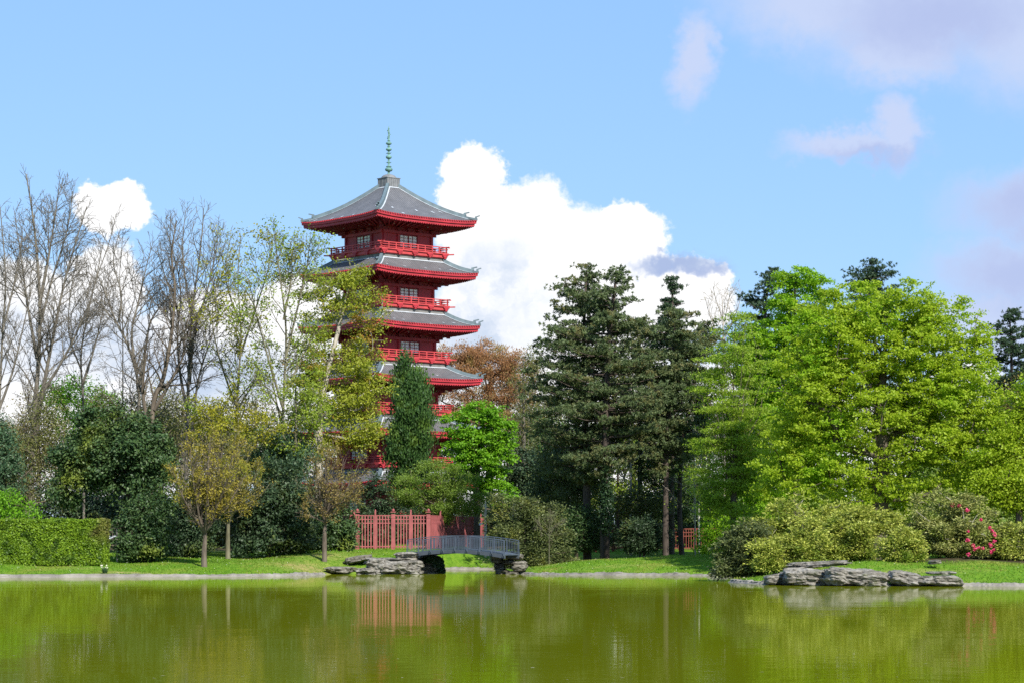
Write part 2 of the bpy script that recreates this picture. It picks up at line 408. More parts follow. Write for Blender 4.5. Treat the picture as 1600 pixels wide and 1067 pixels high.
# water
def water_material():
    m, nt, out = new_mat('murky_green_water')
    tc = texco(nt)
    mp = nt.nodes.new('ShaderNodeMapping'); mp.inputs['Scale'].default_value = (0.55, 1.0, 1.0); lk(nt, tc, mp.inputs[0])
    n1 = noise_node(nt, mp.outputs[0], 1.6, 3, 0.55, 0.3)
    n2 = noise_node(nt, mp.outputs[0], 0.25, 2, 0.5)
    ad = nt.nodes.new('ShaderNodeMath'); ad.operation = 'MULTIPLY_ADD'; ad.inputs[1].default_value = 1.5
    lk(nt, n2.outputs[0], ad.inputs[0]); lk(nt, n1.outputs[0], ad.inputs[2])
    b = nt.nodes.new('ShaderNodeBump'); b.inputs['Strength'].default_value = 1.0; b.inputs['Distance'].default_value = WAVE
    n4 = noise_node(nt, mp.outputs[0], 0.07, 3, 0.6)
    am = nt.nodes.new('ShaderNodeMath'); am.operation = 'MULTIPLY'; lk(nt, ad.outputs[0], am.inputs[0]); lk(nt, mrange(nt, n4.outputs[0], 0.38, 0.62, 0.45, 1.15), am.inputs[1])
    lk(nt, am.outputs[0], b.inputs['Height'])
    p = nt.nodes.new('ShaderNodeBsdfPrincipled')
    n3 = noise_node(nt, tc, 0.05, 2, 0.5)
    lk(nt, ramp(nt, n3.outputs[0], [(0.35, (0.075, 0.105, 0.003)), (0.65, (0.11, 0.125, 0.003))]), p.inputs['Base Color'])
    p.inputs['Roughness'].default_value = 0.03; p.inputs['IOR'].default_value = 1.333
    lk(nt, b.outputs[0], p.inputs['Normal'])
    d = nt.nodes.new('ShaderNodeBsdfDiffuse'); d.inputs['Color'].default_value = (0.18, 0.20, 0.003, 1)
    ms = nt.nodes.new('ShaderNodeMixShader'); ms.inputs[0].default_value = 0.19
    lk(nt, p.outputs[0], ms.inputs[1]); lk(nt, d.outputs[0], ms.inputs[2])
    lk(nt, ms.outputs[0], out.inputs[0]); return m
WAVE = 0.0038
wmb = MB(); wmb.add([(-255, -45, 0), (255, -45, 0), (255, 202, 0), (-255, 202, 0)], [(0, 1, 2, 3)])
tag(wmb.build('water', water_material()), 'murky green pond water', 'water', kind='structure')

# concrete edging
def kerb_piece(i0, i1):
    P = catmull(SHORE[i0:i1], 5); T = np.gradient(P, axis=0); T /= np.linalg.norm(T, axis=1)[:, None]
    N = np.stack([-T[:, 1], T[:, 0]], 1)     # inland side
    prof = [(-0.36, -0.35), (-0.05, 0.05), (0.03, 0.08), (0.08, 0.17), (0.42, 0.19), (0.48, -0.3)]
    mb = MB(); rr = np.random.default_rng(i0)
    j = rr.normal(0, .022, (len(P), len(prof), 2)); st = np.repeat(rr.normal(0, .03, len(P) // 9 + 2), 9)
    mb.sweep(P, lambda i: [(P[i, 0] + N[i, 0] * (a + j[i, q, 0]), P[i, 1] + N[i, 1] * (a + j[i, q, 0]), z + (j[i, q, 1] + st[i]) * (z > 0.06)) for q, (a, z) in enumerate(prof)])
    o = mb.build('kerb', M['kerb']); return o
M['kerb'] = paint_mat('pale_concrete_edging', (0.20, 0.185, 0.16), 0.45, 0.9, 0.8, 0.2, dirt=(0.07, 0.065, 0.045))
def near_i(x, y): return int(np.argmin((SHORE[:, 0] - x) ** 2 + (SHORE[:, 1] - y) ** 2))
for a, b, l in (((-260, 140), (-14.0, 172), 'pale concrete edging below the left lawn'),
                ((-7.8, 192), (9, 193.5), 'pale concrete edging at the back of the channel'),
                ((0.6, 174), (16, 165), 'pale concrete edging below the middle lawn'),
                ((13.7, 144), (260, 112), 'pale concrete edging along the right lawn')):
    tag(kerb_piece(near_i(*a), near_i(*b) + 1), l, 'kerb', kind='structure')

# grass blades (uncountable)
def grass():
    rng = np.random.default_rng(5)
    N = 330000
    x = rng.uniform(-50, 42, N); y = rng.uniform(130, 200, N)
    d = shore_sd(x, y)
    lim = np.where((x > 17) & (y < 160), 11, 19)
    dr = sum(k * np.exp(-((x - cx) / rx) ** 2 - ((y - cy) / ry) ** 2) for cx, cy, rx, ry, k in ((-15.5, 173, 3, 4, 1), (-14.8, 181, 2.2, 2, .8), (2.4, 180, 2, 2, .6), (24, 138, 3, 1, .6), (-27.4, 163.2, 1.6, .5, 1.2), (-20.5, 180, 1.5, 1, .7), (-31, 165, 2, .8, .6), (8, 173, 3, 1, .5)))
    keep = (rng.uniform(size=N) > dr * 0.95) & (d > 0.42) & (d < lim) & (np.abs(x / y * F) < 840)
    x, y = x[keep], y[keep]; n = len(x)
    z = ground_z(x, y)
    h = rng.uniform(0.03, 0.10, n) * np.where(d[keep] < 0.75, 1.9, 1.0); a = rng.uniform(0, 6.28, n); w = rng.uniform(0.025, 0.05, n)
    V = np.zeros((n, 3, 3))
    V[:, 0] = np.stack([x - np.cos(a) * w, y - np.sin(a) * w, z - 0.01], 1)
    V[:, 1] = np.stack([x + np.cos(a) * w, y + np.sin(a) * w, z - 0.01], 1)
    V[:, 2] = np.stack([x + rng.normal(0, .05, n), y + rng.normal(0, .05, n), z + h], 1)
    o = np_mesh('grass', V.reshape(-1, 3), [np.arange(n * 3).reshape(-1, 3)], M['f_grass'])
    tag(o, 'short green grass on the lawns', 'grass', kind='stuff')
    m = 500
    i = rng.choice(n, m, replace=False); s = 0.022
    c = np.stack([x[i], y[i], z[i] + 0.09], 1)
    V = np.stack([c + [s, 0, 0], c + [0, 0, s], c + [-s, 0, 0], c + [0, 0, -s]], 1)
    o = np_mesh('daisies', V.reshape(-1, 3), [np.arange(m * 4).reshape(-1, 4)], M['f_white'])
    tag(o, 'tiny white daisies dotted over the lawns', 'flowers', kind='stuff')
grass()

# ------------------------------------------------------------------ plant tools
def unit(v): return v / (np.linalg.norm(v, axis=-1, keepdims=True) + 1e-9)

def tubes(chains):
    """chains: list of (pts (k,3), radii (k,)) -> V, quads"""
    Vs = []; Fs = []; base = 0
    for P, R in chains:
        k = len(P)
        if k < 2: continue
        s = 8 if R[0] > 0.3 else 6 if R[0] > 0.08 else 4 if R[0] > 0.04 else 3
        T = unit(np.gradient(P, axis=0))
        av = T.mean(0); ref = np.array([1.0, 0.13, 0]) if abs(av[0]) < 0.75 * np.linalg.norm(av) else np.array([0.1, 0.2, 1.0])
        N = unit(np.cross(T, ref)); B = np.cross(T, N)
        a = np.arange(s) * 2 * np.pi / s
        ring = P[:, None, :] + R[:, None, None] * (np.cos(a)[None, :, None] * N[:, None, :] + np.sin(a)[None, :, None] * B[:, None, :])
        Vs.append(ring.reshape(-1, 3))
        i = np.arange(k - 1)[:, None] * s; j = np.arange(s)[None, :]
        j2 = (j + 1) % s
        q = np.stack([i + j, i + j2, i + s + j2, i + s + j], -1).reshape(-1, 4) + base
        Fs.append(q); base += k * s
    return np.concatenate(Vs), np.concatenate(Fs)

def smooth_chain(P, R, k=3):
    P = np.asarray(P, float)
    if len(P) < 3: return P, np.asarray(R, float)
    Q = catmull(np.column_stack([P, R]), k)
    return Q[:, :3], np.maximum(Q[:, 3], 0.004)

def leaf_quads(C, rng, length, width, up=0.5, out=None, outw=0.0, dirs=None, fold=0.0):
    n = len(C)
    if dirs is None:
        nrm = rng.normal(size=(n, 3)); nrm[:, 2] += up * 1.2
        if out is not None: nrm += out * outw
        nrm = unit(nrm)
        t = unit(np.cross(nrm, rng.normal(size=(n, 3))))
    else:
        t = unit(dirs); nrm = unit(np.cross(t, rng.normal(size=(n, 3))))
    b = np.cross(nrm, t)
    L = (length * rng.uniform(0.6, 1.3, n))[:, None] / 2; W = (width * rng.uniform(0.6, 1.3, n))[:, None] / 2
    V = np.stack([C - t * L, C + b * W - t * L * 0.15, C + t * L, C - b * W - t * L * 0.15], 1)
    return V.reshape(-1, 3), np.arange(n * 4).reshape(-1, 4)

def blob_points(blobs, n, rng, surf=0.25, rag=0.12, lift=0.0):
    B = np.array(blobs, float)
    vol = B[:, 3] * B[:, 5] * (B[:, 3] * B[:, 5]) ** 0.25
    k = rng.choice(len(B), n, p=vol / vol.sum())
    d = unit(rng.normal(size=(n, 3)) + [0, 0, lift]); r = rng.uniform(0, 1, n) ** surf
    w = rng.uniform(2.5, 7, (6, 3)) * rng.choice([-1, 1], (6, 3)); ph = rng.uniform(0, 6.28, 6)
    r = r * (1 + rag * np.sin(d @ w.T + ph + k[:, None] * 1.7).sum(1) / 2.2)
    return B[k, :3] + d * r[:, None] * B[k, 3:], d

def mst(trunk, tr_r, pts, bf, rng):
    nodes = [np.array(p, float) for p in trunk]
    par = [-1] + list(range(len(trunk) - 1))
    P = np.asarray(pts); n = len(P)
    tk = np.array(trunk)
    plen = [0.0]
    for i in range(1, len(trunk)): plen.append(plen[-1] + np.linalg.norm(tk[i] - tk[i - 1]))
    cost = np.full(n, 1e9); near = np.zeros(n, int)
    lo = max(1, int(len(trunk) * 0.35))
    for i in range(lo, len(trunk)):
        c = np.linalg.norm(P - tk[i], axis=1) + bf * plen[i]
        # branches like to rise
        c = c + 0.6 * np.maximum(0, tk[i][2] - P[:, 2])
        b = c < cost; cost[b] = c[b]; near[b] = i
    done = np.zeros(n, bool)
    for _ in range(n):
        j = int(np.argmin(np.where(done, 1e9, cost)))
        done[j] = True; q = P[j]; p = near[j]
        nodes.append(q); par.append(p); me = len(nodes) - 1
        pl = plen[p] + np.linalg.norm(q - nodes[p]); plen.append(pl)
        c = np.linalg.norm(P - q, axis=1) + bf * pl + 0.6 * np.maximum(0, q[2] - P[:, 2])
        b = (c < cost) & ~done; cost[b] = c[b]; near[b] = me
    return np.array(nodes), np.array(par)

def mst_chains(nodes, par, rtip, rbase, rng, pw=2.1):
    n = len(nodes); ch = [[] for _ in range(n)]
    for i in range(1, n): ch[par[i]].append(i)
    order = []; st = [0]
    while st:
        i = st.pop(); order.append(i); st += ch[i]
    r = np.zeros(n)
    for i in reversed(order):
        r[i] = (sum(r[c] ** pw for c in ch[i])) ** (1 / pw) if ch[i] else 1.0
    r = rtip + (r - 1.0) * (rbase - rtip) / max(r[0] - 1.0, 1e-6)
    chains = []; st = [(0, None)]
    while st:
        i, p = st.pop(); line = [] if p is None else [p]
        while True:
            line.append(i)
            if not ch[i]: break
            cs = sorted(ch[i], key=lambda c: -r[c])
            for c in cs[1:]: st.append((c, i))
            i = cs[0]
        R = r[line].copy()
        if p is not None: R[0] = min(R[0], R[1] * 1.25)
        chains.append(smooth_chain(nodes[line], R, 3))
    return chains

def bare_grow(limbs, rng, depth=5, seg=0.7, spread=(25, 55), dens=1.0, up=0.05, twig=0.0135, lenf=0.57, minl=0.55):
    """limbs: list of (P, R). Adds side branches recursively. returns chains, tips"""
    chains = []; tips = []
    def sub(P, R, level, Ltot):
        chains.append((P, R))
        k = len(P)
        L = np.linalg.norm(np.diff(P, axis=0), axis=1).sum()
        if level >= depth or L < minl:
            tips.append(P[-1]); tips.append(P[len(P) // 2]); return
        nch = max(2, int(dens * L / (0.52 if level > 0 else 0.62)))
        nch = min(nch, 30)
        for q in range(nch):
            s = (0.22 if level else 0.30) + (0.78 if level else 0.70) * (q + rng.uniform(0, 1)) / nch
            s = min(s, 0.99)
            i = min(int(s * (k - 1)), k - 2)
            p = P[i] + (P[i + 1] - P[i]) * (s * (k - 1) - i); r0 = R[i] * 0.48
            t = unit(P[i + 1] - P[i])
            ax = unit(np.cross(t, rng.normal(size=3)))
            an = math.radians(rng.uniform(*spread))
            d = unit(t * math.cos(an) + ax * math.sin(an))
            l = L * lenf * rng.uniform(0.55, 1.1) * (1.15 - 0.75 * s)
            if level == 0: l = min(l, 5.6 * (1.22 - s))
            if l < 0.3: continue
            m = max(3, int(l / seg) + 1)
            pts = [p]; st = l / (m - 1)
            for _ in range(m - 1):
                d = unit(d + rng.normal(0, 0.16, 3) + np.array([0, 0, up]))
                pts.append(pts[-1] + d * st)
            r1 = twig * (0.7 if level >= depth - 1 else 1.0)
            sub(np.array(pts), np.linspace(max(r0, twig * 1.3), r1, m), level + 1, l)
    for P, R in limbs: sub(P, R, 0, 0)
    return chains, np.array(tips)

def px_path(path, X, Y, g, rng=None, wob=0.0, dy=0.0):
    """[(px,py)...] at depth Y -> local points relative to root at (X,Y,g); depth drifts by dy"""
    out = []
    n = len(path)
    for i, (a, b) in enumerate(path):
        out.append((PX(a, Y) - X, dy * (i / max(n - 1, 1)) + (rng.normal(0, wob) if rng is not None and 0 < i else 0), PZ(b, Y) - g))
    return np.array(out)

def put_plant(name, label, cat, X, Y, g, group=None):
    return empty(name, (X, Y, g), label, cat, group)

SEED = [100]
def leafy(name, label, px, Y, blobs, mat, bark='bark_grey', cat='tree', trunk=None, R=0.25, n=500, per=40, spread=0.35,
          leaf=(0.2, 0.13), surf=0.28, bf=0.35, flat=0.6, up=0.6, outw=0.5, nb=260, rtip=0.02, depth=0.85, voids=0, group=None,
          stems=1, style='leaf', dyo=0.0, low=None, names=('trunk', 'crown'), lobes=None, rag=0.12, inner=0.2, gaps=()):
    SEED[0] += 1; rng = np.random.default_rng(SEED[0])
    X = PX(px, Y); g = gz(X, Y)
    root = put_plant(name, label, cat, X, Y, g, group)
    m = mpp(Y)
    B = []
    for b in blobs:
        bx, by, rx, ry = b[:4]; dy = b[4] if len(b) > 4 else 0.0
        B.append((PX(bx, Y) - X, dy + dyo, PZ(by, Y) - g, rx * m, depth * (rx * 0.6 + ry * 0.4) * m, ry * m))
    if lobes:
        lc, _ = blob_points(B, lobes[0], rng, 0.33, rag)
        lr = rng.uniform(lobes[1], lobes[2], lobes[0]) * m
        LB = np.column_stack([lc, lr, lr * 0.95, lr * lobes[3] * rng.uniform(.75, 1.25, lobes[0])])
        LB = LB[LB[:, 2] > 0.25]
        p1, d1 = blob_points(LB, int(n * (1 - inner)), rng, 0.4, 0.12, 0.45)
        p2, d2 = blob_points(B, int(n * inner) + 1, rng, 0.45, rag)
        pts, dirs = np.vstack([p1, p2]), np.vstack([d1, d2])
    else:
        pts, dirs = blob_points(B, n, rng, surf, rag)
    if low is not None: lowz = low
    else: lowz = 0.1
    ok = pts[:, 2] > lowz
    pts, dirs = pts[ok], dirs[ok]
    if voids:
        vc = pts[rng.choice(len(pts), voids)]; size = max(max(b[3], b[5]) for b in B)
        keep = np.ones(len(pts), bool)
        for c in vc: keep &= np.linalg.norm((pts - c) * [1, 1, 1.5], axis=1) > size * rng.uniform(0.12, 0.24)
        pts, dirs = pts[keep], dirs[keep]
    if (names[0] == 'stems' or name == 'holly_bush') and name not in ('spreading_bush', 'bright_bush') and group != 'dark shrubs under the pines':      # shrubs are leafy down to the ground
        z0, z1 = pts[:, 2].min(), pts[:, 2].max()
        pts[:, 2] = 0.12 + (pts[:, 2] - z0) / (z1 - z0) * (z1 - 0.12)
        sk = (rng.uniform(size=len(pts)) < 0.45) & (pts[:, 2] < 0.55 * z1)
        p3 = pts[sk].copy(); p3[:, 2] = 0.12 + (p3[:, 2] - 0.12) * 0.35; pts = np.vstack([pts, p3]); dirs = np.vstack([dirs, dirs[sk]])
    for (hx, hy, hr, hp) in gaps:      # openings where limbs show
        q = (((pts[:, 0] - (PX(hx, Y) - X)) / (hr * m)) ** 2 + ((pts[:, 2] - (PZ(hy, Y) - g)) / (hr * m * .7)) ** 2 < 1) & (rng.uniform(size=len(pts)) < hp)
        if hp >= .95: q &= pts[:, 1] < 0.6
        pts, dirs = pts[~q], dirs[~q]
    # trunk
    if trunk is not None:
        T = px_path([(px, 0)] + list(trunk), X, Y, g, rng, 0.08); T[0] = (0, 0, -0.15)
    else:
        top = max(b[2] + b[5] * 0.4 for b in B)
        T = np.array([(0, 0, -0.15), (0.02, 0, top * 0.3), (0.1 * R, 0.05, top * 0.6), (0, 0, top)])
    T, _ = smooth_chain(T, np.ones(len(T)), 4)
    sel = rng.choice(len(pts), min(nb, len(pts)), replace=False)
    nodes, par = mst(list(T), None, pts[sel], bf, rng)
    ch = mst_chains(nodes, par, rtip, R, rng)
    if stems > 1:
        for s in range(stems - 1):
            e = pts[rng.integers(len(pts))] * [0.7, 0.7, 0.8]; a = rng.normal(0, 0.25, 2)
            Pn = np.array([(a[0], a[1], -0.1), (a[0] + e[0] * .35, a[1] + e[1] * .35, e[2] * .5), e]); ch.append(smooth_chain(Pn, [R * .6, R * .45, R * .2], 4))
    V, Q = tubes(ch)
    np_mesh(names[0], V, [Q], M[bark], root, smooth=True)
    rep = np.repeat(np.arange(len(pts)), rng.poisson(per, len(pts)))
    off = rng.normal(size=(len(rep), 3)) * [spread, spread, spread * flat]
    C = pts[rep] + off
    out = unit(pts[rep] - np.array([0, 0, np.mean(pts[:, 2])]))
    if lobes: out = unit(out * 0.5 + dirs[rep] * 0.8)
    if style == 'leaf':
        V, Q = leaf_quads(C, rng, *leaf, up=up, out=out, outw=outw)
    elif style == 'needle':
        V, Q = leaf_quads(C, rng, *leaf, dirs=off / spread + out * 0.5 + rng.normal(0, .5, off.shape) + [0, 0, up])
    elif style == 'rosette':
        V, Q = leaf_quads(C, rng, *leaf, dirs=off / spread * [1, 1, 0.5] + out * 0.4 + [0, 0, -0.1] + rng.normal(0, .35, off.shape))
    elif style == 'spray':
        V, Q = leaf_quads(C, rng, *leaf, dirs=rng.normal(0, .45, off.shape) + [0, 0, up] + out * 0.5)
    V[:, 2] = np.maximum(V[:, 2], -g * 0 - 0.1 if low is None else low - 0.4)
    np_mesh(names[1], V, [Q], M[mat], root)
    return root

def bare(name, label, px, Y, limbs, bark='bark_twig', leafmat=None, leafp=0.0, per=6, spread=0.22, leaf=(0.14, 0.09), group=None, cat='tree', angles=(25, 55), **kw):
    SEED[0] += 1; rng = np.random.default_rng(SEED[0])
    X = PX(px, Y); g = gz(X, Y)
    root = put_plant(name, label, cat, X, Y, g, group)
    L = []
    for k, (path, r0, r1) in enumerate(limbs):
        P = px_path(path, X, Y, g, rng, 0.12, dy=(0 if k == 0 else rng.uniform(-2.5, 2.5)))
        if k == 0: P = np.vstack([[P[0][0], 0, -0.2], P])
        r0 *= .74; rr = np.linspace(0, 1, len(P)) ** 0.7
        L.append(smooth_chain(P, r0 + (r1 - r0) * rr, 4))
    ch, tips = bare_grow(L, rng, spread=angles, **kw)
    V, Q = tubes(ch)
    np_mesh('trunk', V, [Q], M[bark], root, smooth=True)
    if leafmat:
        tips = tips[rng.uniform(size=len(tips)) < leafp]
        rep = np.repeat(np.arange(len(tips)), rng.poisson(per, len(tips)))
        C = tips[rep] + rng.normal(size=(len(rep), 3)) * spread
        V, Q = leaf_quads(C, rng, *leaf, up=0.5)
        np_mesh('crown', V, [Q], M[leafmat], root)
    return root

def copy_tree(root, loc, rz, s, label, group=None):
    r = root.copy(); col.objects.link(r); r.location = loc; r.rotation_euler = (0, 0, rz); r.scale = (s, s, s)
    r['label'] = label
    if group: r['group'] = group
    for ch in list(root.children):
        c = ch.copy(); col.objects.link(c); c.parent = r
        c.matrix_parent_inverse = ch.matrix_parent_inverse
        for gch in ch.children:
            d = gch.copy(); col.objects.link(d); d.parent = c
    return r
# ------------------------------------------------------------------ plants
TW = 'tall bare trees on the left'
bare('bare_tree', 'tallest bare tree with twin trunks and purple twigs at far left', 52, 205, [
    ([(48, 800), (50, 700), (55, 640), (60, 560), (62, 480), (58, 400), (50, 330), (40, 272)], .52, .05),
    ([(54, 690), (62, 640), (73, 580), (86, 520), (100, 450), (118, 390), (138, 325)], .40, .04),
    ([(58, 560), (42, 480), (28, 400), (14, 325)], .26, .03),
    ([(61, 480), (74, 410), (84, 340), (90, 282)], .26, .03),
    ([(60, 620), (90, 580), (125, 520), (150, 460), (168, 385)], .24, .03),
    ([(60, 520), (80, 440), (105, 360), (115, 300)], .2, .03)], group=TW, dens=1.25)
bare('bare_tree', 'bare tree cut by the left picture edge beside the tallest bare tree', -4, 200, [
    ([(-8, 800), (-2, 640), (2, 540), (8, 430), (0, 320)], .34, .04),
    ([(-2, 640), (18, 580), (34, 510), (48, 440)], .2, .03), ([(0, 600), (-25, 520), (-40, 430), (-30, 350)], .22, .03), ([(3, 520), (20, 440), (30, 360)], .18, .03)], group=TW, dens=1.2)
bare('bare_tree', 'slender leaning bare tree between tallest bare tree and forked tree', 130, 212, [
    ([(131, 800), (130, 640), (127, 560), (135, 500), (150, 440), (170, 380), (182, 335)], .22, .03),
    ([(130, 600), (150, 540), (165, 480), (174, 425)], .14, .03), ([(128, 580), (108, 520), (112, 450), (122, 400)], .13, .03)], group=TW, dens=1.15)
bare('bare_tree', 'bare tree forking low into two leaning limbs near the big holly', 216, 204, [
    ([(215, 800), (215, 680), (216, 600), (200, 540), (180, 500), (165, 460), (148, 420)], .36, .05),
    ([(212, 575), (205, 520), (215, 470), (225, 420), (236, 375)], .22, .03), ([(216, 610), (228, 540), (236, 500), (265, 460), (286, 430)], .24, .03),
    ([(185, 505), (190, 460), (178, 410), (190, 360)], .16, .03)], group=TW, dens=1.15)
bare('bare_tree', 'thin straight bare stem left of the forked bare tree', 192, 214, [
    ([(192, 800), (192, 620), (191, 500), (186, 440), (192, 370)], .15, .03), ([(191, 520), (210, 470), (212, 430)], .08, .02)], group=TW, dens=.8)
bare('bare_tree', 'brown bare tree with thick bent trunk leaning right of forked tree', 236, 200, [
    ([(236, 800), (238, 640), (255, 590), (268, 520), (273, 450), (268, 400), (276, 345)], .46, .05),
    ([(241, 640), (265, 600), (286, 560), (291, 520), (305, 470)], .26, .04), ([(230, 660), (225, 610), (232, 560)], .3, .12)], 'bark_grey', group=TW, dens=1.15)
bare('bare_tree', 'dark bare tree with many upright fine limbs beside yellow green trees', 292, 202, [
    ([(290, 800), (292, 680), (295, 600), (297, 540), (300, 480), (310, 420), (316, 360), (318, 326)], .34, .04),
    ([(292, 640), (280, 580), (275, 520), (278, 450), (262, 380), (248, 342)], .24, .03), ([(296, 600), (305, 520), (325, 460), (340, 400), (346, 365)], .24, .03),
    ([(298, 700), (310, 600), (330, 540), (348, 495)], .22, .03), ([(300, 500), (290, 440), (285, 380), (290, 330)], .16, .03), ([(277, 480), (255, 430), (240, 385)], .14, .03)], group=TW, dens=1.25)
YG = 'young leaved trees before the pagoda'
bare('leafing_tree', 'tall thin tree with sparse yellow leaves right of the dark bare tree', 368, 196, [
    ([(366, 800), (367, 680), (372, 600), (376, 520), (372, 440), (376, 368)], .30, .03),
    ([(367, 630), (345, 560), (335, 500), (345, 440)], .16, .03), ([(374, 560), (400, 480), (418, 420), (425, 375)], .17, .03),
    ([(368, 600), (350, 640), (338, 655)], .1, .03), ([(373, 500), (355, 440), (362, 380)], .13, .03), ([(370, 640), (398, 600), (412, 570)], .12, .03)], 'bark_green', 'f_yellow', .75, 9, .28, (.21, .15), YG, dens=.9, depth=4)
bare('leafing_tree', 'tall many stemmed tree with sparse lime leaves left of the pagoda', 443, 192, [
    ([(442, 800), (440, 700), (443, 620), (447, 520), (440, 450), (432, 395), (428, 362)], .30, .03),
    ([(443, 640), (420, 560), (405, 500), (392, 440)], .18, .03), ([(446, 560), (465, 480), (478, 420), (482, 380)], .18, .03),
    ([(441, 670), (425, 600), (416, 540)], .14, .03), ([(443, 620), (470, 560), (490, 520)], .15, .03), ([(443, 500), (455, 430), (452, 375)], .14, .03), ([(442, 690), (465, 650), (478, 620)], .12, .03)], 'bark_green', 'f_lime', .8, 9, .28, (.21, .15), YG, dens=.95, depth=4)
leafy('maple_tree', 'broad young maple with mixed green and rusty leaves covering the pagoda left side', 497, 198,
      [(540, 470, 62, 52), (573, 545, 34, 62), (535, 560, 60, 50), (520, 640, 70, 50), (560, 672, 40, 42), (490, 690, 45, 35), (545, 715, 34, 24), (480, 580, 40, 60), (500, 470, 40, 45), (588, 490, 22, 40), (575, 600, 28, 50), (560, 665, 42, 36), (540, 425, 45, 22)],
      'f_maple', 'bark_pale', trunk=[(498, 720), (499, 650), (515, 570), (530, 510), (542, 455)], R=.36, n=1500, per=24, spread=.32, leaf=(.20, .14), surf=.4, bf=.25, nb=560, voids=6, group=YG, up=.7, lobes=(130, 8, 17, .5), inner=.3)
leafy('leafing_tree', 'fresh lime green young tree before the maple trunk', 462, 188, [(455, 640, 48, 50), (430, 690, 45, 40), (500, 650, 30, 40), (475, 600, 30, 45)], 'f_lime', 'bark_green', R=.18, n=240, per=20, spread=.34, leaf=(.2, .14), surf=.5, voids=5, nb=200, group=YG, lobes=(50, 8, 14, .5))
leafy('leafing_tree', 'low tree with bright yellow leaves above the golden crowned trees', 372, 186, [(360, 655, 60, 34), (405, 665, 40, 30), (320, 650, 40, 40)], 'f_yellow', 'bark_green', R=.16, n=230, per=20, spread=.34, leaf=(.2, .14), surf=.5, voids=6, nb=200, group=YG, lobes=(50, 8, 13, .5))

# row of small ornamental trees
OR = 'small round crowned trees on the left lawn'
def vase(label, px, Y, fork, base_y, tips, R, mat, bark, n_leaf):
    limbs = [([(px, base_y - 20), (px + 1, fork + 12), (px + 1, fork), (px + 3, fork - 30), (px + 6, fork - 75), (px + 8, tips[0][1])], R, .03)]
    for (tx, ty) in tips:
        limbs.append(([(px + 1, fork + 4), (px + (tx - px) * .30, fork - 18), (px + (tx - px) * .68, fork + (ty - fork) * .55), (tx, ty)], R * .5, .02))
    r = bare('small_tree', label, px, Y, limbs, bark, mat, .95, n_leaf, .2, (.19, .085), OR, dens=2.0, depth=4, seg=.4, lenf=.46, twig=.009, minl=.35, up=.10, angles=(18, 48))
    return r
vase('golden brown vase shaped small tree nearest the water', 319, 168, 826, 880, [(322, 690), (285, 705), (300, 690), (345, 692), (368, 712), (276, 735), (282, 768), (380, 745), (368, 775), (310, 715), (335, 720), (298, 745), (350, 750), (300, 785), (345, 790), (325, 760)], .36, 'f_gold', 'bark_grey', 26)
vase('golden brown small tree standing close behind the nearest golden tree', 356, 180, 808, 860, [(375, 690), (345, 705), (395, 698), (412, 722), (418, 755), (404, 778), (380, 790), (350, 760), (385, 740), (366, 720), (392, 765), (340, 735)], .32, 'f_gold', 'bark_green', 26)
vase('tan brown vase shaped small tree left of the pink red fence', 507, 178, 808, 858, [(512, 712), (480, 728), (495, 714), (535, 714), (555, 735), (562, 760), (474, 760), (482, 785), (545, 785), (505, 750), (528, 748), (520, 780), (560, 715)], .32, 'f_tan', 'bark_grey', 20)
# evergreens on the left
leafy('holly_tree', 'large dark glossy holly behind the end of the clipped hedge', 205, 178,
      [(200, 722, 70, 72), (140, 722, 54, 55), (237, 705, 40, 56), (104, 752, 32, 46), (190, 670, 60, 34), (150, 690, 50, 40), (245, 760, 30, 50)],
      'f_holly', 'bark_dark', R=.4, n=2100, per=26, spread=.32, leaf=(.26, .15), surf=.14, flat=.7, nb=200, up=.7, outw=1.3, lobes=(120, 9, 18, .7), rag=.1)
leafy('holly_bush', 'dark column shaped holly bush below the large holly', 224, 172, [(222, 815, 40, 44), (240, 800, 28, 50), (205, 820, 28, 40)], 'f_holly', 'bark_dark', R=.15, n=520, per=26, spread=.28, leaf=(.22, .13), surf=.13, nb=90, cat='bush', outw=1.3, up=.5, names=('stems', 'foliage'), lobes=(50, 7, 13, .8))
leafy('evergreen_bush', 'dark low shrub shaded between holly and first golden tree', 290, 180, [(292, 815, 26, 42), (310, 800, 30, 40), (275, 830, 20, 28)], 'f_dark', 'bark_dark', R=.12, n=360, per=26, spread=.3, leaf=(.22, .13), surf=.16, nb=90, cat='bush', outw=1.2, names=('stems', 'foliage'))
leafy('evergreen_bush', 'big dark laurel shrub between the two lawn trunks', 420, 183, [(420, 810, 50, 50), (385, 820, 30, 42), (455, 800, 40, 55), (440, 760, 40, 40)], 'f_dark', 'bark_dark', R=.16, n=900, per=26, spread=.32, leaf=(.26, .14), surf=.15, nb=100, cat='bush', outw=1.2, names=('stems', 'foliage'), lobes=(70, 9, 16, .7))
leafy('evergreen_bush', 'dark green laurel shrub touching the left end of pink red fence', 530, 188, [(525, 815, 34, 44), (490, 815, 38, 46), (545, 820, 12, 36)], 'f_holly', 'bark_dark', R=.16, n=560, per=24, spread=.32, leaf=(.24, .13), surf=.15, nb=100, cat='bush', outw=1.2, names=('stems', 'foliage'), lobes=(50, 9, 15, .7))
leafy('evergreen_tree', 'bluish green evergreen rising behind the two golden trees', 435, 189, [(430, 715, 45, 50), (455, 740, 40, 45), (400, 740, 30, 40), (445, 690, 34, 26)], 'f_holly_blue', 'bark_dark', R=.25, n=800, per=24, spread=.34, leaf=(.28, .10), surf=.2, nb=140, outw=.8, style='spray', up=.5, lobes=(60, 9, 17, .8))
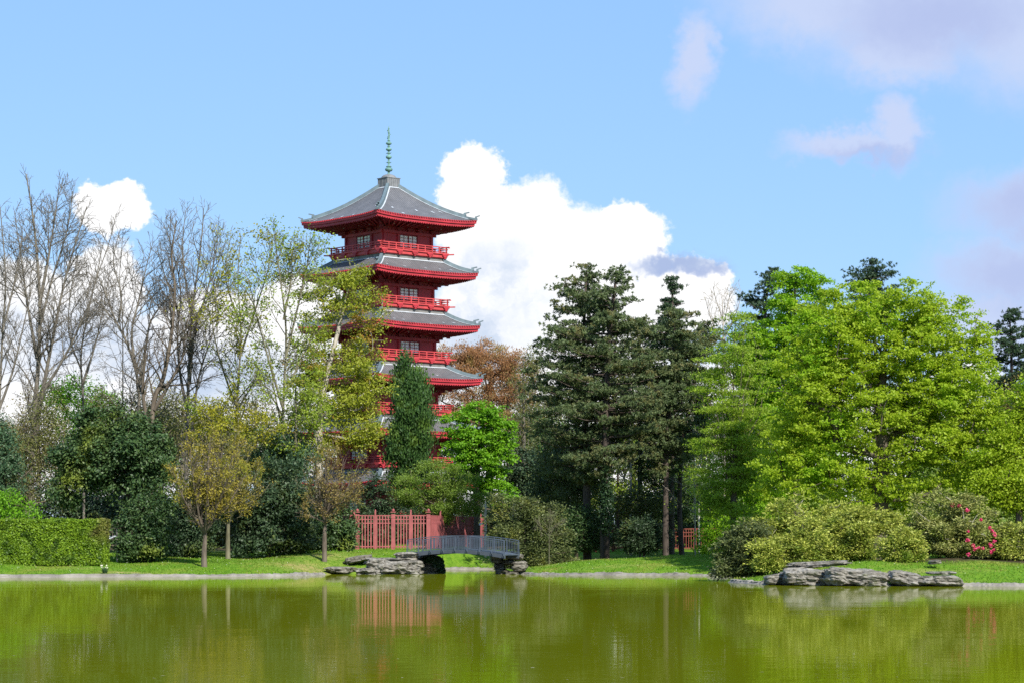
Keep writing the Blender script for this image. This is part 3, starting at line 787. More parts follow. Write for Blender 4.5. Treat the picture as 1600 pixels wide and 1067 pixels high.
leafy('evergreen_bush', 'small shrub with yellowish top right behind left end of fence', 590, 207, [(588, 770, 26, 32), (575, 790, 26, 26), (604, 786, 20, 24)], 'f_dark', 'bark_dark', R=.12, n=330, per=22, spread=.3, leaf=(.24, .14), surf=.16, nb=90, cat='bush', outw=1.2, names=('stems', 'foliage'))
leafy('olive_tree', 'olive brown twiggy tree above the clipped hedge at far left', 40, 190, [(40, 720, 55, 70), (80, 700, 40, 60), (10, 760, 50, 45), (70, 650, 35, 40), (95, 760, 20, 40), (-20, 720, 40, 60)], 'f_olive', 'bark_grey', R=.25, n=900, per=22, spread=.36, leaf=(.18, .10), surf=.4, nb=360, voids=4)
leafy('evergreen_tree', 'dark green leafy tree cut by the left picture edge above hedge', -6, 184, [(-5, 715, 35, 50), (12, 745, 28, 40), (-10, 680, 30, 35)], 'f_holly_blue', 'bark_dark', R=.2, n=380, per=24, spread=.34, leaf=(.22, .12), surf=.2, nb=120, outw=.8)
leafy('bright_bush', 'bright green bush just above the clipped hedge at left edge', 14, 176, [(12, 790, 26, 26), (45, 800, 20, 14), (-10, 785, 20, 25)], 'f_vivid', 'bark_grey', R=.08, n=200, per=20, spread=.26, leaf=(.18, .12), surf=.3, nb=90, cat='bush', names=('stems', 'foliage'))
leafy('leafing_tree', 'bright green tree glowing between the bare trunks at left', 130, 222, [(120, 625, 44, 40), (165, 640, 34, 34), (95, 615, 30, 32), (150, 680, 60, 40)], 'f_vivid', 'bark_grey', R=.25, n=420, per=24, spread=.4, leaf=(.24, .16), surf=.35, nb=200, voids=5, group='bright trees behind')
leafy('olive_tree', 'dull green tree with thin crown behind the large holly', 205, 208, [(210, 650, 50, 40), (170, 640, 40, 40), (250, 680, 45, 40)], 'f_olive', 'bark_grey', R=.22, n=380, per=18, spread=.4, leaf=(.2, .12), surf=.4, nb=260, voids=5)

# around the pagoda
leafy('thuja_tree', 'dark green column shaped conifer with two tops before the pagoda', 640, 222,
      [(630, 590, 15, 34), (652, 610, 14, 30), (640, 640, 31, 55), (636, 690, 35, 55), (640, 730, 32, 40), (625, 615, 18, 40), (655, 660, 22, 50)],
      'f_thuja', 'bark_dark', R=.3, n=1500, per=22, spread=.30, leaf=(.34, .13), surf=.16, nb=120, style='spray', up=1.5, outw=.6, flat=1.3, lobes=(110, 6, 11, 1.4))
leafy('vivid_tree', 'vivid bright green tree right of the pagoda base', 745, 214, [(752, 680, 48, 52), (720, 700, 36, 40), (780, 700, 30, 46), (745, 745, 50, 38), (770, 655, 28, 26), (712, 665, 20, 22), (790, 770, 24, 24), (750, 640, 24, 16)],
      'f_vivid', 'bark_grey', R=.32, n=2000, per=18, spread=.24, leaf=(.25, .17), surf=.32, flat=.35, nb=260, voids=7, up=1.0, lobes=(110, 8, 14, .6), rag=.08, inner=.3)
leafy('spreading_bush', 'wide rounded fine leaved green shrub leaning over the fence', 690, 208, [(685, 768, 56, 44), (650, 765, 36, 34), (720, 782, 36, 34), (690, 745, 36, 26), (735, 795, 20, 16)], 'f_willow', 'bark_grey', R=.2, n=1150, per=30, spread=.26, leaf=(.17, .07), surf=.25, nb=260, style='spray', up=.3, cat='bush', names=('stems', 'foliage'), lobes=(60, 9, 18, .6), inner=.1)
leafy('copper_beech', 'copper brown beech crown right behind the pagoda', 765, 300, [(765, 590, 70, 52), (720, 570, 36, 36), (805, 600, 34, 50), (760, 560, 46, 26), (700, 600, 25, 60), (745, 650, 60, 40)], 'f_copper', 'bark_dark', R=.5, n=2400, per=20, spread=.34, leaf=(.28, .11), surf=.42, bf=.15, nb=600, style='spray', up=.9, voids=6, rtip=.02, lobes=(150, 7, 13, .8), inner=.4)
leafy('olive_tree', 'thin olive twiggy tree between copper beech and the pines', 818, 262, [(822, 610, 28, 60), (815, 680, 28, 50), (835, 575, 20, 40), (830, 730, 24, 40)], 'f_olive', 'bark_twig', R=.25, n=520, per=14, spread=.42, leaf=(.22, .11), surf=.5, bf=.15, nb=420, style='spray', up=.5)
leafy('holly_tree', 'dark blue green holly right of the vivid green tree', 822, 226, [(820, 735, 24, 38), (835, 760, 20, 34), (805, 750, 14, 26)], 'f_dark', 'bark_dark', R=.2, n=330, per=22, spread=.36, leaf=(.28, .15), surf=.2, nb=100, outw=1.0)
leafy('rhododendron_bush', 'dark olive rounded shrub at the right end of the footbridge', 820, 186, [(815, 812, 50, 40), (785, 825, 28, 34), (850, 825, 40, 36), (800, 790, 36, 26), (875, 845, 24, 18)], 'f_rhodo_dark', 'bark_grey', R=.14, n=1150, per=24, spread=.26, leaf=(.22, .09), surf=.16, nb=200, cat='bush', style='rosette', names=('stems', 'foliage'), lobes=(60, 9, 18, .6), inner=.1)
bare('sapling', 'thin bare sapling on the middle lawn beside the bridge', 857.5, 181, [([(858, 850), (858, 835), (859, 820), (862, 806)], .055, .012), ([(858, 838), (848, 825), (840, 818)], .03, .01), ([(858, 832), (870, 820), (880, 812)], .03, .01), ([(858, 828), (852, 815), (850, 806)], .025, .01)], 'bark_green', 'f_olive', .7, 4, .1, (.1, .06), dens=2.2, depth=3, seg=.3, twig=.008, minl=.25)

# pines
def pine(label, px, Y, trunk, levels, R=.35, step=13, mat='f_pine', per=13, tufts=12, group='tall dark pines', pad=1.0, low_stub=True, name='pine_tree', droop=0.0, seed=0):
    SEED[0] += 1; rng = np.random.default_rng(SEED[0] * 7 + seed)
    X = PX(px, Y); g = gz(X, Y); m = mpp(Y)
    root = put_plant(name, label, 'tree', X, Y, g, group)
    T = px_path([(px, 0)] + trunk, X, Y, g, rng, .1); T[0] = (0, 0, -.2)
    Ts, Rs = smooth_chain(T, np.linspace(R, .06, len(T)), 5)
    ch = [(Ts, Rs)]; pads = []
    ys = sorted(levels)
    y = ys[0][0]
    lv = np.array(ys, float)
    while y <= ys[-1][0]:
        l = np.interp(y, lv[:, 0], lv[:, 1]); r = np.interp(y, lv[:, 0], lv[:, 2])
        z = PZ(y, Y) - g
        i = int(np.argmin(np.abs(Ts[:, 2] - z))); c = Ts[i]
        nb = max(3, int(3 + (abs(l) + r) * m * .55))
        for q in range(nb):
            a = rng.uniform(0, 2 * np.pi)
            ext = (r if np.cos(a) > 0 else l) * m; ext = ext * abs(np.cos(a)) + .5 * (l + r) * m * abs(np.sin(a)) * .8
            d = np.array([np.cos(a), np.sin(a), 0]); k = rng.uniform(.75, 1.05)
            zz = z + rng.uniform(-.5, .5) * step * m
            e = np.array([c[0], c[1], zz]) + d * ext * k + [0, 0, (rng.uniform(-.1, .35) - droop) * ext * .4]
            s = np.array([c[0], c[1], zz - .25 * ext * .4])
            mid = s * .5 + e * .5 + [0, 0, -.06 * ext]
            bp, br = smooth_chain(np.array([s, mid, e]), [max(.035, Rs[i] * .35), .04, .02], 4); ch.append((bp, br))
            for f in np.arange(.35, 1.01, max(.16, .55 / max(ext, .4))):
                w = (e - s) * f + s
                pads.append((*(w + rng.normal(0, .22, 3) * [1, 1, .5]), (.45 + .35 * rng.uniform()) * pad * .88))
        y += step * rng.uniform(.8, 1.2)
    top = Ts[-1]; pads += [(*(top + [0, 0, .2]), .5 * pad), (*(top - [0, 0, .4]), .6 * pad)]
    pads = np.array(pads)
    V, Q = tubes(ch); np_mesh('trunk', V, [Q], M['bark_pine'], root, smooth=True)
    n = len(pads); rep = np.repeat(np.arange(n), tufts)
    tc = pads[rep, :3] + rng.normal(size=(len(rep), 3)) * pads[rep, 3][:, None] * [.66, .66, .2]
    rep2 = np.repeat(np.arange(len(tc)), per)
    d = unit(rng.normal(size=(len(rep2), 3)) + [0, 0, .75 - droop * 2])
    L = .26
    V, Q = leaf_quads(tc[rep2] + d * L * .45, rng, L, .075, dirs=d)
    np_mesh('crown', V, [Q], M[mat], root)
    return root
pine('tallest pine with dense layered crown just right of the white cloud', 945, 190, [(945, 790), (946, 720), (948, 640), (950, 560), (955, 500), (962, 440), (965, 424)],
     [(424, 8, 9), (440, 28, 21), (470, 43, 30), (500, 66, 44), (540, 95, 59), (570, 99, 70), (600, 86, 82), (640, 90, 77), (680, 77, 59), (720, 32, 47), (740, 10, 28)], R=.42)
pine('pine with broad uneven crown leaning over the vivid tree', 918, 193, [(917, 790), (916, 700), (914, 620), (912, 540), (914, 470), (917, 424)],
     [(421, 8, 12), (440, 52, 24), (470, 58, 26), (500, 65, 36), (540, 71, 48), (590, 84, 48), (620, 98, 48), (660, 98, 48), (700, 88, 43), (740, 52, 36), (762, 14, 36)], R=.38, seed=5)
pine('slimmer pine with open crown right of the tallest pine', 1040, 194, [(1040, 790), (1042, 700), (1048, 600), (1052, 540), (1055, 490)],
     [(490, 24, 38), (520, 55, 44), (560, 62, 44), (600, 60, 44), (640, 55, 49), (690, 48, 49), (730, 31, 33), (750, 12, 11)], R=.3, seed=8)
pine('pine with leaning double trunk before the larch', 1066, 198, [(1062, 790), (1066, 700), (1080, 620), (1092, 560), (1100, 510)],
     [(508, 14, 15), (530, 36, 28), (570, 55, 37), (620, 55, 37), (670, 48, 44), (720, 40, 33)], R=.26, seed=9)
pine('spruce with narrow tiered dark top against the white cloud', 1050, 205, [(1050, 790), (1050, 650), (1050, 520), (1051, 455), (1052, 438)],
     [(440, 3, 4), (452, 14, 14), (470, 8, 12), (474, 24, 20), (486, 14, 22), (492, 34, 34), (503, 12, 12), (515, 34, 26), (560, 40, 30)], R=.26, step=9, mat='f_pine_dark', name='spruce_tree', droop=.25, pad=.75, seed=3)
pine('dark pine top peeping out left of the bright beech', 1196, 212, [(1190, 790), (1192, 600), (1196, 480), (1205, 425)],
     [(424, 8, 12), (440, 24, 16), (455, 36, 20), (470, 38, 22), (500, 30, 30), (600, 40, 30), (680, 40, 30)], R=.3, mat='f_pine_dark', pad=.9)
pine('dark pine top showing above the crown of the oak', 1368, 222, [(1368, 790), (1368, 600), (1366, 480), (1362, 415)],
     [(414, 10, 14), (424, 30, 26), (434, 30, 42), (450, 30, 40), (500, 30, 30)], R=.3, mat='f_pine_dark', step=9)
pine('dark pine at the right picture edge behind the oak', 1583, 214, [(1580, 790), (1580, 640), (1580, 560), (1578, 490)],
     [(488, 8, 14), (505, 30, 24), (540, 34, 30), (570, 30, 40), (600, 24, 40), (630, 20, 30), (660, 10, 20)], R=.32, mat='f_pine_dark')
pine('pine half hidden between the tallest pine and the spruce', 1000, 208, [(1000, 790), (1000, 680), (998, 600), (1000, 530), (1002, 505)],
     [(505, 10, 10), (530, 30, 30), (570, 44, 40), (620, 50, 46), (680, 44, 40), (730, 30, 30)], R=.28, seed=15)
UW = 'dark shrubs under the pines'
leafy('rhododendron_bush', 'dark green shrub at the foot of the tallest pine', 915, 192, [(910, 825, 36, 36), (935, 835, 28, 28), (890, 835, 26, 28)], 'f_holly', 'bark_dark', R=.1, n=430, per=24, spread=.28, leaf=(.24, .10), surf=.18, nb=90, cat='bush', style='rosette', group=UW, names=('stems', 'foliage'))
leafy('rhododendron_bush', 'dark rounded shrub between the two pieces of rusty fence', 1006, 196, [(1005, 835, 34, 28), (985, 842, 20, 20), (1028, 838, 18, 22)], 'f_dark', 'bark_dark', R=.1, n=400, per=24, spread=.28, leaf=(.24, .10), surf=.18, nb=90, cat='bush', style='rosette', group=UW, names=('stems', 'foliage'))
leafy('rhododendron_bush', 'loose brownish shrub drooping over the dark rounded shrub', 1000, 203, [(1000, 785, 34, 26), (970, 790, 20, 20), (1030, 790, 24, 24)], 'f_rhodo_dark', 'bark_grey', R=.1, n=260, per=18, spread=.32, leaf=(.24, .10), surf=.3, nb=160, cat='bush', style='rosette', group=UW, names=('stems', 'foliage'))
leafy('evergreen_bush', 'tall dark shrub left of the pine trunks', 880, 202, [(872, 745, 34, 56), (850, 765, 24, 36), (885, 790, 26, 36)], 'f_dark', 'bark_dark', R=.16, n=500, per=22, spread=.34, leaf=(.26, .11), surf=.22, nb=120, cat='bush', style='spray', group=UW, names=('stems', 'foliage'))
leafy('ivy_covered_trunk', 'ivy wrapped dark trunk beside the rusty fence piece', 948, 189, [(948, 795, 8, 45), (946, 755, 6, 30)], 'f_ivy', 'bark_dark', R=.24, n=300, per=18, spread=.16, leaf=(.18, .14), surf=.2, nb=40, outw=1.2, names=('trunk', 'ivy'))
bare('slim_tree', 'slim pale bare trunk between the pine trunks', 985, 206, [([(985, 800), (986, 740), (984, 680), (985, 620), (990, 580)], .15, .05), ([(985, 680), (970, 650), (955, 640)], .06, .02)], 'bark_pale', 'f_yellow', .6, 5, .3, (.2, .13), dens=.8, group='slim stems in the shade')
bare('slim_tree', 'thin grey stem just left of the larch', 1086, 196, [([(1086, 830), (1085, 760), (1084, 690), (1082, 640)], .13, .05), ([(1085, 740), (1096, 715), (1100, 690)], .05, .02)], 'bark_pale', 'f_lime', .4, 4, .3, (.18, .12), dens=.7, group='slim stems in the shade')
leafy('leafing_tree', 'yellow green thin tree glowing behind the pine trunks', 965, 236, [(965, 700, 60, 60), (920, 730, 45, 50), (1010, 720, 50, 60), (960, 770, 60, 40), (1060, 700, 40, 50), (1040, 760, 40, 40)], 'f_lime', 'bark_dark', R=.22, n=560, per=16, spread=.42, leaf=(.26, .17), surf=.5, nb=360, voids=8, group='bright trees behind')

# right side
leafy('larch_tree', 'light green larch with drooping sprays left of the oak', 1146, 176, [(1143, 560, 44, 50), (1130, 640, 44, 55), (1135, 720, 50, 60), (1140, 790, 50, 40), (1160, 600, 40, 60), (1150, 505, 34, 34), (1110, 760, 26, 40), (1170, 700, 40, 70), (1105, 610, 22, 40)],
      'f_larch', 'bark_grey', trunk=[(1146, 790), (1147, 700), (1146, 600), (1148, 520), (1152, 470)], R=.24, n=1300, per=30, spread=.36, leaf=(.26, .08), surf=.4, flat=.22, bf=.9, nb=500, style='spray', up=-.1, voids=4, rtip=.012, lobes=(190, 12, 26, .28), rag=.08)
bare('bare_tree', 'pale bare round treetop behind the larch', 1132, 214, [([(1132, 800), (1132, 600), (1130, 520), (1128, 460)], .2, .03), ([(1131, 540), (1110, 500), (1100, 470)], .1, .02), ([(1131, 530), (1150, 490), (1160, 455)], .1, .02), ([(1130, 500), (1118, 470), (1112, 450)], .08, .02), ([(1130, 510), (1140, 470), (1144, 448)], .08, .02)], 'bark_pale', 'f_olive', .3, 3, .2, (.14, .08), dens=1.1)
leafy('beech_tree', 'fresh green tall beech left behind the oak', 1242, 186, [(1252, 490, 62, 66), (1225, 570, 74, 80), (1290, 560, 60, 80), (1195, 650, 64, 90), (1255, 440, 40, 24), (1200, 740, 60, 60), (1260, 680, 70, 80), (1180, 560, 40, 60)],
      'f_beech', 'bark_grey', R=.45, n=6000, per=17, spread=.21, leaf=(.22, .15), surf=.26, flat=.4, nb=260, voids=8, up=.9, lobes=(480, 8, 15, .62), rag=.05, inner=.3)
leafy('oak_tree', 'huge spreading yellow green oak on the right lawn', 1374, 163,
      [(1385, 540, 120, 96), (1320, 620, 120, 120), (1455, 560, 100, 96), (1465, 650, 100, 100), (1260, 690, 76, 80), (1390, 700, 130, 90), (1300, 540, 84, 90), (1500, 620, 66, 90), (1350, 490, 90, 52), (1445, 495, 78, 52), (1270, 620, 70, 90), (1520, 690, 60, 70), (1230, 740, 60, 50), (1450, 760, 90, 56), (1490, 525, 58, 60), (1300, 765, 80, 50), (1380, 775, 80, 44), (1530, 760, 60, 50)],
      'f_oak', 'bark_grey', trunk=[(1374, 830), (1376, 760), (1378, 690), (1374, 640), (1380, 580), (1386, 520)], R=.62, n=11500, per=17, spread=.19, leaf=(.2, .14), surf=.30, flat=.42, nb=600, voids=0, up=.9, bf=.3, rtip=.022, lobes=(950, 8, 16, .62), rag=.04, inner=.35, gaps=[(1376, 690, 19, .97), (1386, 594, 17, .97), (1352, 640, 12, .9), (1440, 738, 24, .7), (1490, 500, 34, .25), (1376, 790, 16, .97)])
leafy('leafing_tree', 'yellow green tree cut by the right picture edge', 1592, 160, [(1590, 690, 50, 60), (1560, 740, 50, 50), (1610, 760, 50, 50), (1540, 770, 40, 36), (1620, 640, 40, 50)], 'f_oak', 'bark_grey', R=.25, n=2900, per=17, spread=.34, leaf=(.19, .13), surf=.3, flat=.5, nb=240, voids=6, up=.8, lobes=(240, 8, 15, .6), rag=.06, inner=.3)
leafy('olive_tree', 'reddish brown thin tree behind the right edge of oak', 1570, 200, [(1575, 690, 45, 80), (1540, 730, 50, 60), (1600, 640, 40, 60)], 'f_tan', 'bark_dark', R=.25, n=420, per=20, spread=.4, leaf=(.22, .13), surf=.4, nb=260)
leafy('evergreen_bush', 'dark shrub deep in the shade below the larch', 1160, 186, [(1150, 815, 50, 34), (1200, 810, 50, 44), (1110, 830, 24, 20)], 'f_beech', 'bark_dark', R=.12, n=520, per=30, spread=.34, leaf=(.2, .13), surf=.25, nb=120, cat='bush', names=('stems', 'foliage'))

RH = 'rhododendrons on the right lawn'
kw = dict(cat='bush', style='rosette', names=('stems', 'foliage'), group=RH, outw=.8)
leafy('rhododendron_bush', 'dark shaded rhododendron dipping into the water at the lawn tip', 1148, 147.5, [(1148, 868, 38, 38), (1130, 888, 22, 22), (1172, 852, 36, 44)], 'f_rhodo_dark', 'bark_grey', R=.1, n=800, per=20, spread=.19, leaf=(.21, .085), surf=.15, nb=200, low=.12, **kw, lobes=(70, 6, 11, .7), rag=.1)
leafy('rhododendron_bush', 'tall domed rhododendron with bare grey branches showing through', 1250, 151, [(1252, 808, 56, 46), (1215, 832, 46, 44), (1192, 850, 36, 36), (1290, 825, 44, 48), (1250, 850, 70, 40)], 'f_rhodo', 'bark_pale', R=.16, n=1700, per=18, spread=.2, leaf=(.22, .085), surf=.13, nb=420, voids=5, bf=.2, rtip=.016, low=.1, **kw, lobes=(95, 9, 18, .58), rag=.06, inner=.1)
leafy('rhododendron_bush', 'low yellowish rhododendron clump in front of the domed one', 1232, 145.5, [(1225, 862, 48, 34), (1260, 855, 40, 40), (1200, 872, 30, 24)], 'f_rhodo', 'bark_grey', R=.1, n=720, per=20, spread=.19, leaf=(.21, .085), surf=.15, nb=160, low=.1, **kw, lobes=(40, 9, 18, .62), inner=.08)
leafy('rhododendron_bush', 'bright yellow green rhododendron in the middle of the lawn', 1340, 147, [(1335, 830, 54, 46), (1325, 862, 50, 26), (1375, 815, 34, 30), (1300, 850, 30, 34)], 'f_rhodo', 'bark_grey', R=.12, n=1050, per=20, spread=.2, leaf=(.21, .085), surf=.15, nb=200, low=.1, **kw, lobes=(52, 9, 18, .62), inner=.08)
leafy('rhododendron_bush', 'small yellow rhododendron left of the flowering rhododendron', 1402, 143.5, [(1400, 856, 38, 26), (1385, 862, 30, 20), (1420, 862, 20, 18)], 'f_rhodo', 'bark_grey', R=.08, n=480, per=20, spread=.18, leaf=(.2, .085), surf=.15, nb=120, low=.1, **kw, lobes=(26, 8, 15, .62), inner=.08)
fl = leafy('rhododendron_bush', 'wide olive rhododendron with bright pink flowers at right', 1500, 147, [(1470, 812, 64, 50), (1530, 828, 60, 46), (1500, 850, 84, 32), (1440, 835, 40, 44), (1575, 845, 44, 34)], 'f_rhodo_olive', 'bark_pale', R=.16, n=1750, per=20, spread=.2, leaf=(.21, .08), surf=.14, nb=360, bf=.2, low=.1, **kw, lobes=(85, 9, 17, .65), inner=.1)
leafy('rhododendron_bush', 'olive green rhododendron cut by the right picture edge', 1600, 146, [(1600, 850, 50, 34), (1630, 840, 40, 40)], 'f_rhodo', 'bark_grey', R=.1, n=520, per=20, spread=.2, leaf=(.21, .08), surf=.15, nb=120, low=.1, **kw)
# flower trusses of the olive rhododendron, one part each
def trusses():
    rng = np.random.default_rng(4); X0, Y0, Z0 = fl.location
    spots = [(1488, 788), (1499, 790), (1511, 796), (1533, 811), (1513, 830), (1512, 843), (1546, 824), (1550, 829), (1555, 835), (1553, 845), (1523, 857), (1529, 855), (1513, 865), (1548, 851), (1553, 858), (1549, 862), (1535, 856), (1520, 852), (1366, 800)]
    for i, (px, py) in enumerate(spots[:-1]):
        Y = Y0 - 2.5 + abs(px - 1500) * .012 + max(0, 815 - py) * .04
        c = np.array([PX(px, Y) - X0, Y - Y0, PZ(py, Y) - Z0]); n = 34
        d = unit(rng.normal(size=(n, 3))); s = rng.uniform(.10, .17)
        V, Q = leaf_quads(c + d * s * rng.uniform(.4, 1, (n, 1)), rng, .12, .09, up=0, out=d, outw=1.5)
        np_mesh('flower', V, [Q], M['f_pink'], fl)
trusses()

# clipped hedge
def hedge():
    Y = 168.0; x0, x1 = PX(-60, Y), PX(164.5, Y); X = (x0 + x1) / 2; g = gz(x1 - 2, Y) - .05; top = PZ(811.5, Y) - g
    root = empty('hedge', (X, Y, g), 'square clipped bright green hedge with brown patch near its end', 'hedge')
    w = (x1 - x0) / 2; dep = 1.5
    m = MB(); m.box((-.05, 0, top / 2 - .1), (2 * w - .35, dep * 2 - .35, top - .35)); m.build('branches', M['bark_dark'], root)  # solid dark box added inside to stop views through the leaves
    rng = np.random.default_rng(77); Cs = []; Ns = []
    def face(n, o, u, v, nn):
        a = rng.uniform(-1, 1, (n, 1)); b = rng.uniform(-1, 1, (n, 1))
        c = np.array(o) + a * np.array(u) + b * np.array(v) + np.array(nn) * (rng.normal(-.05, .06, (n, 1)))
        Cs.append(c); Ns.append(np.tile(nn, (n, 1)))
    face(26000, (0, -dep, top / 2), (w, 0, 0), (0, 0, top / 2), (0, -1, 0)); face(6000, (0, 0, top), (w, 0, 0), (0, dep, 0), (0, 0, 1)); face(7000, (w, 0, top / 2), (0, dep, 0), (0, 0, top / 2), (1, 0, 0)); face(3000, (0, dep, top / 2), (w, 0, 0), (0, 0, top / 2), (0, 1, 0))
    C = np.concatenate(Cs); N = np.concatenate(Ns).astype(float)
    bump = np.sin(C[:, 0] * 2.1 + C[:, 2] * 3) * .05 + np.sin(C[:, 0] * 5.3 - C[:, 2] * 4.1) * .04
    C += N * bump[:, None]
    V, Q = leaf_quads(C, rng, .17, .12, up=.35, out=N, outw=.9)
    np_mesh('foliage', V, [Q], M['f_hedge'], root)
def hedge_mat():
    m = foliage_mat('hedge_leaves', (0.10, 0.19, 0.012), (0.23, 0.35, 0.02), (0.06, 0.12, 0.01), .35, nscale=.9)
    nt = m.node_tree; tc = texco(nt); sp = nt.nodes.new('ShaderNodeSeparateXYZ'); lk(nt, tc, sp.inputs[0])
    nz = noise_node(nt, tc, .9, 3, .6)
    ad = nt.nodes.new('ShaderNodeMath'); ad.operation = 'MULTIPLY_ADD'; ad.inputs[1].default_value = 2.2; lk(nt, nz.outputs[0], ad.inputs[0]); lk(nt, sp.outputs[0], ad.inputs[2])
    k1 = mrange(nt, ad.outputs[0], 5.2, 6.2); k2 = mrange(nt, sp.outputs[2], 1.0, 2.6)
    mu = nt.nodes.new('ShaderNodeMath'); mu.operation = 'MULTIPLY'; lk(nt, k1, mu.inputs[0]); lk(nt, k2, mu.inputs[1])
    mu2 = nt.nodes.new('ShaderNodeMath'); mu2.operation = 'MULTIPLY'; mu2.inputs[1].default_value = .7; lk(nt, mu.outputs[0], mu2.inputs[0])
    p = [n for n in nt.nodes if n.type == 'BSDF_PRINCIPLED'][0]; src = p.inputs['Base Color'].links[0].from_socket
    lk(nt, mixc(nt, mu2.outputs[0], src, (0.17, 0.13, 0.045)), p.inputs['Base Color'])
    return m
M['f_hedge'] = hedge_mat()
hedge()

# woodland behind: three kinds, copied
FW = 'trees of the wood behind'
w1 = leafy('woodland_tree', 'twiggy brown wood tree far behind the left bare trees', 60, 285, [(60, 700, 55, 60), (40, 660, 36, 46), (85, 670, 34, 44), (60, 625, 30, 26)], 'f_wood', 'bark_twig', R=.3, n=620, per=11, spread=.45, leaf=(.26, .15), surf=.5, bf=.15, nb=600, group=FW, rtip=.022)
w2 = leafy('woodland_tree', 'grey green wood tree low behind the thin yellow tree', 330, 290, [(330, 715, 55, 60), (300, 690, 40, 46), (360, 690, 40, 46), (330, 660, 34, 30)], 'f_olive', 'bark_twig', R=.3, n=620, per=13, spread=.45, leaf=(.26, .15), surf=.45, bf=.15, nb=520, group=FW, rtip=.022)
w3 = leafy('woodland_tree', 'dark green wood tree low behind the pine trunks', 900, 295, [(900, 730, 60, 60), (870, 700, 40, 50), (935, 700, 40, 50), (900, 660, 40, 36)], 'f_thuja', 'bark_dark', R=.3, n=620, per=18, spread=.45, leaf=(.28, .17), surf=.3, nb=300, group=FW)
for i, (src, px, Y, s, lb) in enumerate([
    (w1, -30, 296, 1.0, 'twiggy brown wood tree behind the tree at left edge'), (w2, 20, 305, .95, 'grey green wood tree low behind the tallest bare tree'),
    (w1, 150, 290, .95, 'twiggy brown wood tree behind the bright left tree'), (w2, 195, 300, .9, 'grey green wood tree behind the thin straight stem'),
    (w1, 250, 284, 1.05, 'twiggy brown wood tree behind the bent brown trunk'), (w1, 400, 296, 1.0, 'twiggy brown wood tree behind the many stemmed tree'),
    (w2, 470, 286, 1.05, 'grey green wood tree behind the maple'), (w3, 560, 300, .9, 'dark green wood tree left behind the pagoda base'),
    (w2, 700, 310, 1.0, 'grey green wood tree right behind the pagoda base'), (w3, 830, 292, 1.0, 'dark green wood tree behind the thin olive tree'),
    (w2, 990, 300, 1.05, 'grey green wood tree behind the slim pale trunk'), (w3, 1070, 292, 1.1, 'dark green wood tree behind the leaning double pine'),
    (w3, 1160, 300, 1.1, 'dark green wood tree behind the larch'), (w3, 1550, 296, 1.2, 'dark green wood tree behind the right side of oak'), (w2, 1610, 290, 1.2, 'grey green wood tree behind the right edge pine')]):
    X = PX(px, Y); copy_tree(src, (X, Y, gz(X, Y)), i * 1.7, s, lb, FW)

UB = 'dark understorey bushes at the wood edge'
b1 = leafy('understorey_bush', 'dark understorey bush behind the hedge and olive tree', 60, 214, [(60, 800, 60, 50), (30, 815, 40, 36), (95, 810, 40, 40)], 'f_dark', 'bark_dark', R=.14, n=520, per=20, spread=.42, leaf=(.3, .18), surf=.25, nb=100, cat='bush', names=('stems', 'foliage'), group=UB)
b2 = leafy('understorey_bush', 'green understorey bush behind trunk of the oak', 1330, 206, [(1330, 790, 70, 56), (1290, 800, 50, 46), (1380, 800, 50, 46)], 'f_willow', 'bark_dark', R=.14, n=560, per=22, spread=.42, leaf=(.3, .18), surf=.25, nb=100, cat='bush', names=('stems', 'foliage'), group=UB)
for i, (src, px, Y, s_, lb) in enumerate([
    (b1, -20, 210, 1.0, 'dark understorey bush behind the left edge tree'), (b1, 150, 216, 1.1, 'dark understorey bush in the gap under the large holly'), (b1, 215, 224, 1.0, 'dark understorey bush behind the column shaped holly'),
    (b1, 300, 218, 1.05, 'dark understorey bush behind the nearest golden tree'), (b1, 375, 222, 1.0, 'dark understorey bush behind the second golden tree'), (b1, 480, 220, .95, 'dark understorey bush behind the tan tree'),
    (b1, 575, 216, .62, 'dark understorey bush close behind the left fence bay'), (b1, 625, 219, .66, 'dark understorey bush close behind the middle fence bay'), (b1, 672, 221, .66, 'dark understorey bush behind the tall fence post by the bridge'),
    (b1, 735, 236, .8, 'dark understorey bush behind the receding fence'), (b1, 800, 228, .9, 'dark understorey bush below the blue green holly'), (b1, 865, 224, .9, 'dark understorey bush left of the pine trunks'),
    (b2, 950, 246, 1.0, 'green understorey bush seen between the pine trunks'), (b1, 1010, 240, .9, 'dark understorey bush behind the rusty fence gap'), (b2, 1075, 242, 1.1, 'green understorey bush behind the long rusty fence'),
    (b1, 1135, 226, 1.2, 'dark understorey bush behind the larch trunk'), (b2, 1215, 212, 1.3, 'green understorey bush behind the beech'), (b2, 1450, 204, 1.25, 'green understorey bush right of the oak trunk'),
    (b2, 1540, 200, 1.2, 'green understorey bush behind the flowering rhododendron'), (b1, 1610, 204, 1.3, 'dark understorey bush at the right picture edge')]):
    X = PX(px, Y); copy_tree(src, (X, Y, gz(X, Y)), i * 2.1, s_, lb, UB)

for i, (px, Y, s_, lb) in enumerate([(795, 318, 1.35, 'grey green wood tree filling the gap left of the pines'), (850, 330, 1.3, 'grey green wood tree far behind the broad uneven pine'), (1100, 322, 1.2, 'grey green wood tree far behind the leaning double pine'), (1390, 300, 1.3, 'grey green wood tree far behind the oak trunk'), (1300, 300, 1.3, 'grey green wood tree far behind the left half of oak'), (1480, 305, 1.3, 'grey green wood tree far behind the right half of oak')]):
    X = PX(px, Y); copy_tree(w2, (X, Y, gz(X, Y)), i * 1.3 + .4, s_, lb, FW)

